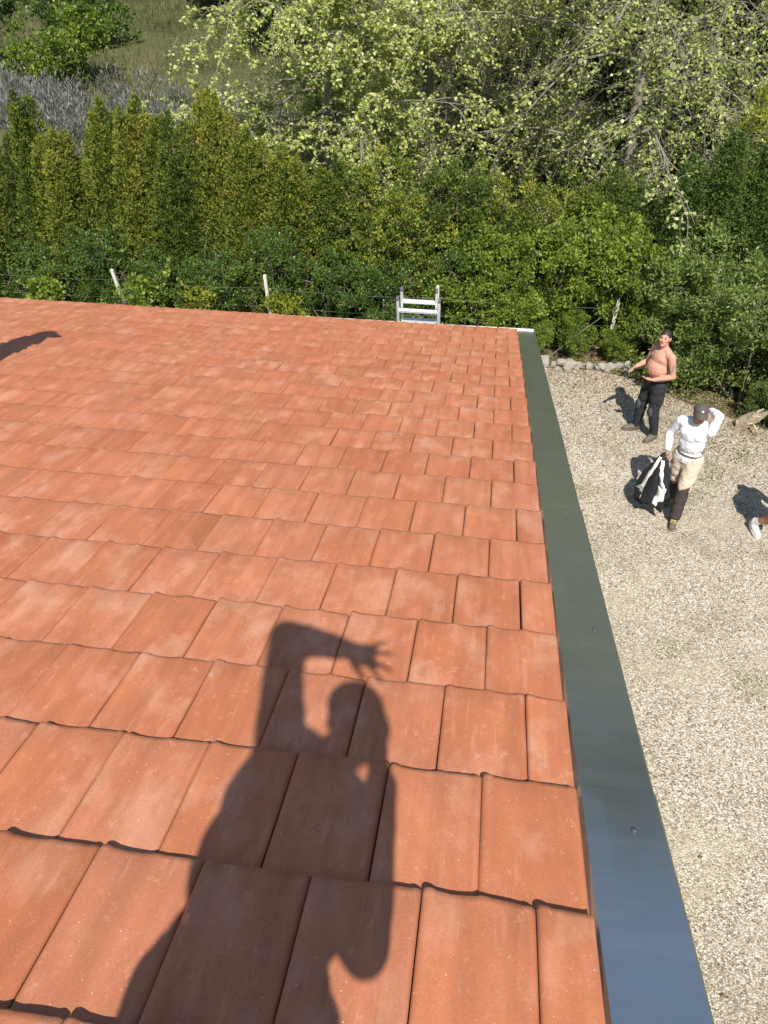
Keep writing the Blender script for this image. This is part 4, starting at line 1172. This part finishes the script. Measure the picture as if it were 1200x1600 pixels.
    if shoes:
        for s in 'lr':
            A, Td = J['a' + s], unit(np.array(J['t' + s])); side = unit(np.cross(Z, Td))
            up = unit(np.cross(Td, side)) if abs(Td[2]) > 0.2 else Z
            P = [capsule(A - Td * 0.03 - up * 0.035, 0.048, A + Td * 0.07 - up * 0.042, 0.050), capsule(A + Td * 0.07 - up * 0.048, 0.049, A + Td * 0.165 - up * 0.056, 0.038), capsule(A - up * 0.03, 0.052, A + up * 0.035, 0.052)]
            sh = fuse('shoe', P, 0.010, shoes, t, 2)
            V, F = [], []
            for q in range(16):
                a = q * math.pi / 8; ex = 0.145 * math.cos(a); wy = (0.050 + 0.006 * math.cos(a)) * math.sin(a)
                c = A + Td * (0.07 + ex) + side * wy
                V += [c - up * 0.090, c - up * 0.068]
            for q in range(16): F.append([q * 2, ((q + 1) % 16) * 2, ((q + 1) % 16) * 2 + 1, q * 2 + 1])
            F += [[q * 2 for q in range(16)][::-1], [q * 2 + 1 for q in range(16)]]
            mesh_obj('sole', V, F, MT['boot'] if shoes is not MT['sneaker'] else MT['stripe'], sh)
            if laces:
                for q in range(3):
                    c = A + Td * (0.055 + 0.028 * q) + up * (0.010 - 0.012 * q)
                    v, f = capsule(c - side * 0.030, 0.006, c + side * 0.030, 0.006, 8); mesh_obj('lace', v, f, laces, sh, True)
            if sock:
                fuse('sock', [capsule(A + up * 0.02, 0.050, A + unit(J['k' + s] - A) * 0.115, 0.050)], 0.009, sock, t, 1)
    return t

def people():
    # bare-chested man at the hedge
    J = dict(hl=(0, 0.095, 0.93), hr=(0, -0.095, 0.93), kl=(0.03, 0.13, 0.50), kr=(0.06, -0.13, 0.50), al=(-0.05, 0.16, 0.10), ar=(0.06, -0.17, 0.10), tl=(1, 0.3, 0), tr=(1, -0.35, 0),
             neck=(-0.02, 0, 1.47), head=(0.015, 0.0, 1.635), sl=(-0.02, 0.195, 1.415), sr=(-0.02, -0.195, 1.415), el=(-0.05, 0.275, 1.14), er=(0.0, -0.285, 1.14), wl=(0.185, 0.155, 1.075), wr=(0.19, -0.29, 1.075))
    sk = skin_material('sunburnt_skin', (0.50, 0.285, 0.20), (0.55, 0.245, 0.165), ((-0.01, 0.26, 1.27), 0.10))
    yaw1 = math.atan2(-0.46, -0.89)
    t = person('person', (2.215, 11.45, 0.004), yaw1, 'bare-chested man in black work trousers standing by the hedge, looking up', J, sk, 0.045, head_dir=(0.74, 0.55, 0.24),
               trousers=(MT['trouser_black'], 1.95, 0.020), shoes=MT['boot'], hands={'l': dict(d=(0.75, -0.45, 0.05), n=(0.1, 0.2, -1), side=-1, curl=0.35), 'r': dict(d=(0.85, 0.2, -0.1), n=(0, -0.6, 0.8), side=1, curl=0.6)}, group='people around the house')
    # knee and cargo pockets on the trousers
    for y, z, x in ((0.135, 0.50, 0.105), (-0.135, 0.50, 0.135)):
        v, f = ellipsoid((x, y, z), (1, 0, 0), (0, 1, 0), (0, 0, 1), 0.022, 0.062, 0.085); mesh_obj('knee_patch', v, f, MT['pocket_grey'], t, True)
    for y, z in ((0.205, 0.70), (-0.205, 0.70)):
        v, f = ellipsoid((0.015, y, z), (1, 0, 0), (0, 1, 0), (0, 0, 1), 0.065, 0.022, 0.085); mesh_obj('cargo_pocket', v, f, MT['trouser_black'], t, True)
    # man in white with a cap
    J = dict(hl=(0, 0.095, 0.92), hr=(0, -0.095, 0.92), kl=(0.16, 0.11, 0.50), kr=(-0.02, -0.11, 0.49), al=(0.20, 0.12, 0.10), ar=(-0.22, -0.12, 0.11), tl=(1, 0.35, 0), tr=(1, -0.2, 0),
             neck=(0.02, 0, 1.46), head=(0.07, 0.03, 1.61), sl=(0.02, 0.20, 1.41), sr=(0.02, -0.20, 1.40), el=(0.00, 0.245, 1.645), er=(-0.03, -0.34, 1.15), wl=(-0.10, 0.09, 1.625), wr=(0.19, -0.215, 1.02))
    yaw2 = math.atan2(-0.78, -0.62)
    t2 = person('person', (2.40, 9.47, 0.004), yaw2, 'man in white long-sleeved shirt and dark cap carrying a jacket', J, MT['skin_b'], 0.0, head_dir=(0.80, 0.62, 0.10), cap=MT['cap'],
                shirt=MT['shirt_white'], trousers=(MT['khaki'], 0.86, 0.026), lower=MT['trouser_brown'], shoes=MT['boot'], laces=MT['lace'],
                hands={'l': dict(d=(0.3, -1, 0.2), n=(-0.6, 0, 1), curl=0.6), 'r': dict(d=(0.7, 0.25, -0.65), n=(0.3, -0.9, 0.2), curl=1.2)}, group='people around the house')
    v, f = ellipsoid((0.10, -0.01, 0.985), (1, 0, 0), (0, 1, 0), (0, 0, 1), 0.075, 0.13, 0.045)
    # jacket hanging from his right hand
    jm = Matrix.Translation((2.40, 9.47, 0.004)) @ Matrix.Rotation(yaw2, 4, 'Z')
    hold = jm @ Vector((0.255, -0.205, 0.985))
    jt = tag(empty('jacket', (hold.x, hold.y, 0.20)), 'black jacket with white stripes hanging from the capped man\'s hand', 'jacket')
    jt.rotation_euler = (0, 0, yaw2)
    n, m = 36, 15
    V, F = [], []
    rs = random.Random(4)
    for k in range(m):
        s = k / (m - 1)
        z = 0.80 * (1 - s) ** 0.92
        a0, b0 = 0.030 + 0.085 * min(1, s * 1.5) ** 0.8, 0.034 + 0.165 * min(1, s * 1.35) ** 0.75
        for q in range(n):
            a = 2 * math.pi * q / n
            fold = 1 + (0.22 * math.sin(5 * a + 2 * s) + 0.12 * math.sin(9 * a - 3 * s + 1)) * min(1, s * 2)
            hem = 0.045 * math.sin(3 * a + 0.6) if k == m - 1 else 0.0
            V.append((a0 * fold * math.cos(a) + 0.02 * s, b0 * fold * math.sin(a) - 0.055 * s, z + hem))
    for k in range(m - 1):
        for q in range(n): F.append([k * n + q, (k + 1) * n + q, (k + 1) * n + (q + 1) % n, k * n + (q + 1) % n])
    F += [list(range(n)), [(m - 1) * n + q for q in range(n)][::-1]]
    body = mesh_obj('jacket_body', V, F, MT['jacket'], jt, True)
    def ring_pt(s, a, out=0.006):
        k = min(int(s * (m - 1)), m - 2); fr = s * (m - 1) - k; qf = (a / (2 * math.pi) * n) % n; q = int(qf) % n
        p = Vector(V[k * n + q]) * (1 - fr) + Vector(V[(k + 1) * n + q]) * fr
        c = Vector((0.02 * s, -0.055 * s, p.z)); return p + (p - c).normalized() * out
    for a_top, a_bot, s0, s1, wd in ((0.35, 1.05, 0.10, 0.62, 0.020), (1.05, 0.75, 0.60, 0.97, 0.034), (-0.30, -0.75, 0.06, 0.80, 0.022), (-0.75, -0.35, 0.78, 0.93, 0.030)):
        sv, sf = [], []
        for k in range(9):
            s = s0 + (s1 - s0) * k / 8; a = a_top + (a_bot - a_top) * k / 8
            da = wd / (0.05 + 0.16 * s)
            sv += [ring_pt(s, a - da), ring_pt(s, a, 0.013), ring_pt(s, a + da)]
        for k in range(8):
            for q in range(2): sf.append([k * 3 + q, k * 3 + q + 1, k * 3 + q + 4, k * 3 + q + 3])
        st = mesh_obj('white_stripe', sv, sf, MT['stripe'], jt, True)
        so = st.modifiers.new('cloth', 'SOLIDIFY'); so.thickness = 0.004
    # someone walking out at the right photo edge: only the trailing foot is in the picture
    J = dict(hl=(0, 0.09, 0.84), hr=(0, -0.09, 0.84), kl=(0.18, 0.12, 0.46), kr=(-0.07, -0.09, 0.44), al=(0.20, 0.12, 0.10), ar=(-0.33, -0.04, 0.13), tl=(1, 0.1, 0), tr=(0.86, -0.45, -0.20),
             neck=(0.05, 0, 1.36), head=(0.10, 0.0, 1.51), sl=(0.04, 0.19, 1.31), sr=(0.04, -0.19, 1.31), el=(0.02, 0.28, 1.05), er=(0.06, -0.27, 1.06), wl=(0.20, 0.26, 0.92), wr=(0.26, -0.18, 0.98))
    person('person', (3.64, 9.00, 0.004), math.radians(-48), 'walker at the right photo edge, only a bare calf and pale sneaker showing', J, MT['skin_b'], 0.0, head_dir=(1, 0, -0.25), shirt=MT['cloth_dark'], trousers=(MT['cloth_dark'], 1.0, 0.03), shoes=MT['sneaker'], sock=MT['stripe'], group='people around the house', fine=False)
    # the photographer behind the lens, whose shadow lies on the tiles
    R0 = Vector((-0.50, -0.34, roof_pt(0, (-0.34 - OW.y) / VW.y).z + 0.03))
    L = lambda x, y, z: (x - R0.x, y - R0.y, z - R0.z)
    def roofz(y): return OW.z - (y - OW.y) * 0.31073
    Jw = dict(hl=(-0.61, -0.31, 6.52), hr=(-0.43, -0.31, 6.50), kl=(-0.66, -0.24, 6.13), kr=(-0.42, -0.22, 6.11), al=(-0.66, -0.38, roofz(-0.38) + 0.12), ar=(-0.40, -0.34, roofz(-0.34) + 0.12),
              neck=(-0.395, -0.30, 7.155), head=(-0.280, -0.26, 7.295), sl=(-0.485, -0.30, 7.225), sr=(-0.372, -0.32, 6.955), el=(-0.530, -0.17, 7.575), er=(-0.285, -0.20, 6.565), wl=(-0.335, -0.12, 7.465), wr=(-0.248, -0.10, 6.90))
    # local frame x forward (world +Y), y left (world -X)
    loc = {k: (v[1] - R0.y, -(v[0] - R0.x), v[2] - R0.z) for k, v in Jw.items()}
    loc['tl'] = (1, 0.15, -0.31); loc['tr'] = (1, -0.15, -0.31)
    def ld(v): return (v[1], -v[0], v[2])
    person('person', R0, math.pi / 2, 'photographer on the roof who casts the long shadow with one arm raised', loc, MT['skin_b'], 0.035, head_dir=(0.75, 0.65, -0.30), shirt=MT['cloth_dark'], trousers=(MT['trouser_black'], 1.95, 0.022), shoes=MT['boot'],
           hands={'l': dict(d=ld((0.90, 0.05, -0.33)), n=ld((-0.115, 0.621, -0.777)), side=-1, curl=0.0, spread=0.75), 'r': dict(d=ld((0.0, 0.30, 1.0)), n=ld((0.9, -0.2, 0.1)), side=-1, curl=0.5, spread=0.1)}, group='people on the roof')
    ph = tag(empty('phone', (CAM.x, CAM.y - 0.02, CAM.z)), 'black phone held up in front of the photographer\'s face', 'phone')
    Mc = Matrix((RIGHT, -DOWN, -FWD)).transposed()
    ph.rotation_euler = Mc.to_euler()
    ph.location = CAM - FWD * 0.016 + DOWN * 0.045
    b = box_obj('case', (0, 0, 0.004), (0.036, 0.076, 0.004), MT['phone'], ph, 0.003)
    # a second roofer standing beyond the left photo edge
    J = dict(hl=(0, 0.095, 0.90), hr=(0, -0.095, 0.90), kl=(0.04, 0.12, 0.49), kr=(0.02, -0.12, 0.47), al=(0.0, 0.14, 0.11), ar=(-0.04, -0.14, 0.12), tl=(1, 0.1, -0.31), tr=(1, -0.2, -0.31),
             neck=(0.0, 0, 1.44), head=(0.05, 0.0, 1.60), sl=(0.0, 0.19, 1.39), sr=(0.0, -0.19, 1.39), el=(-0.02, 0.24, 1.10), er=(-0.02, -0.24, 1.10), wl=(0.06, 0.22, 0.85), wr=(0.06, -0.22, 0.85))
    person('person', (-4.26, 5.04, roofz(5.04) + 0.015), math.radians(8), 'roofer on the tiles past the left photo edge, casting the short shadow there', J, MT['skin_b'], 0.0, head_dir=(1, 0, -0.2), cap=MT['cap'], shirt=MT['cloth_dark'], trousers=(MT['trouser_black'], 1.95, 0.02), shoes=MT['boot'], group='people on the roof', fine=False)
people()
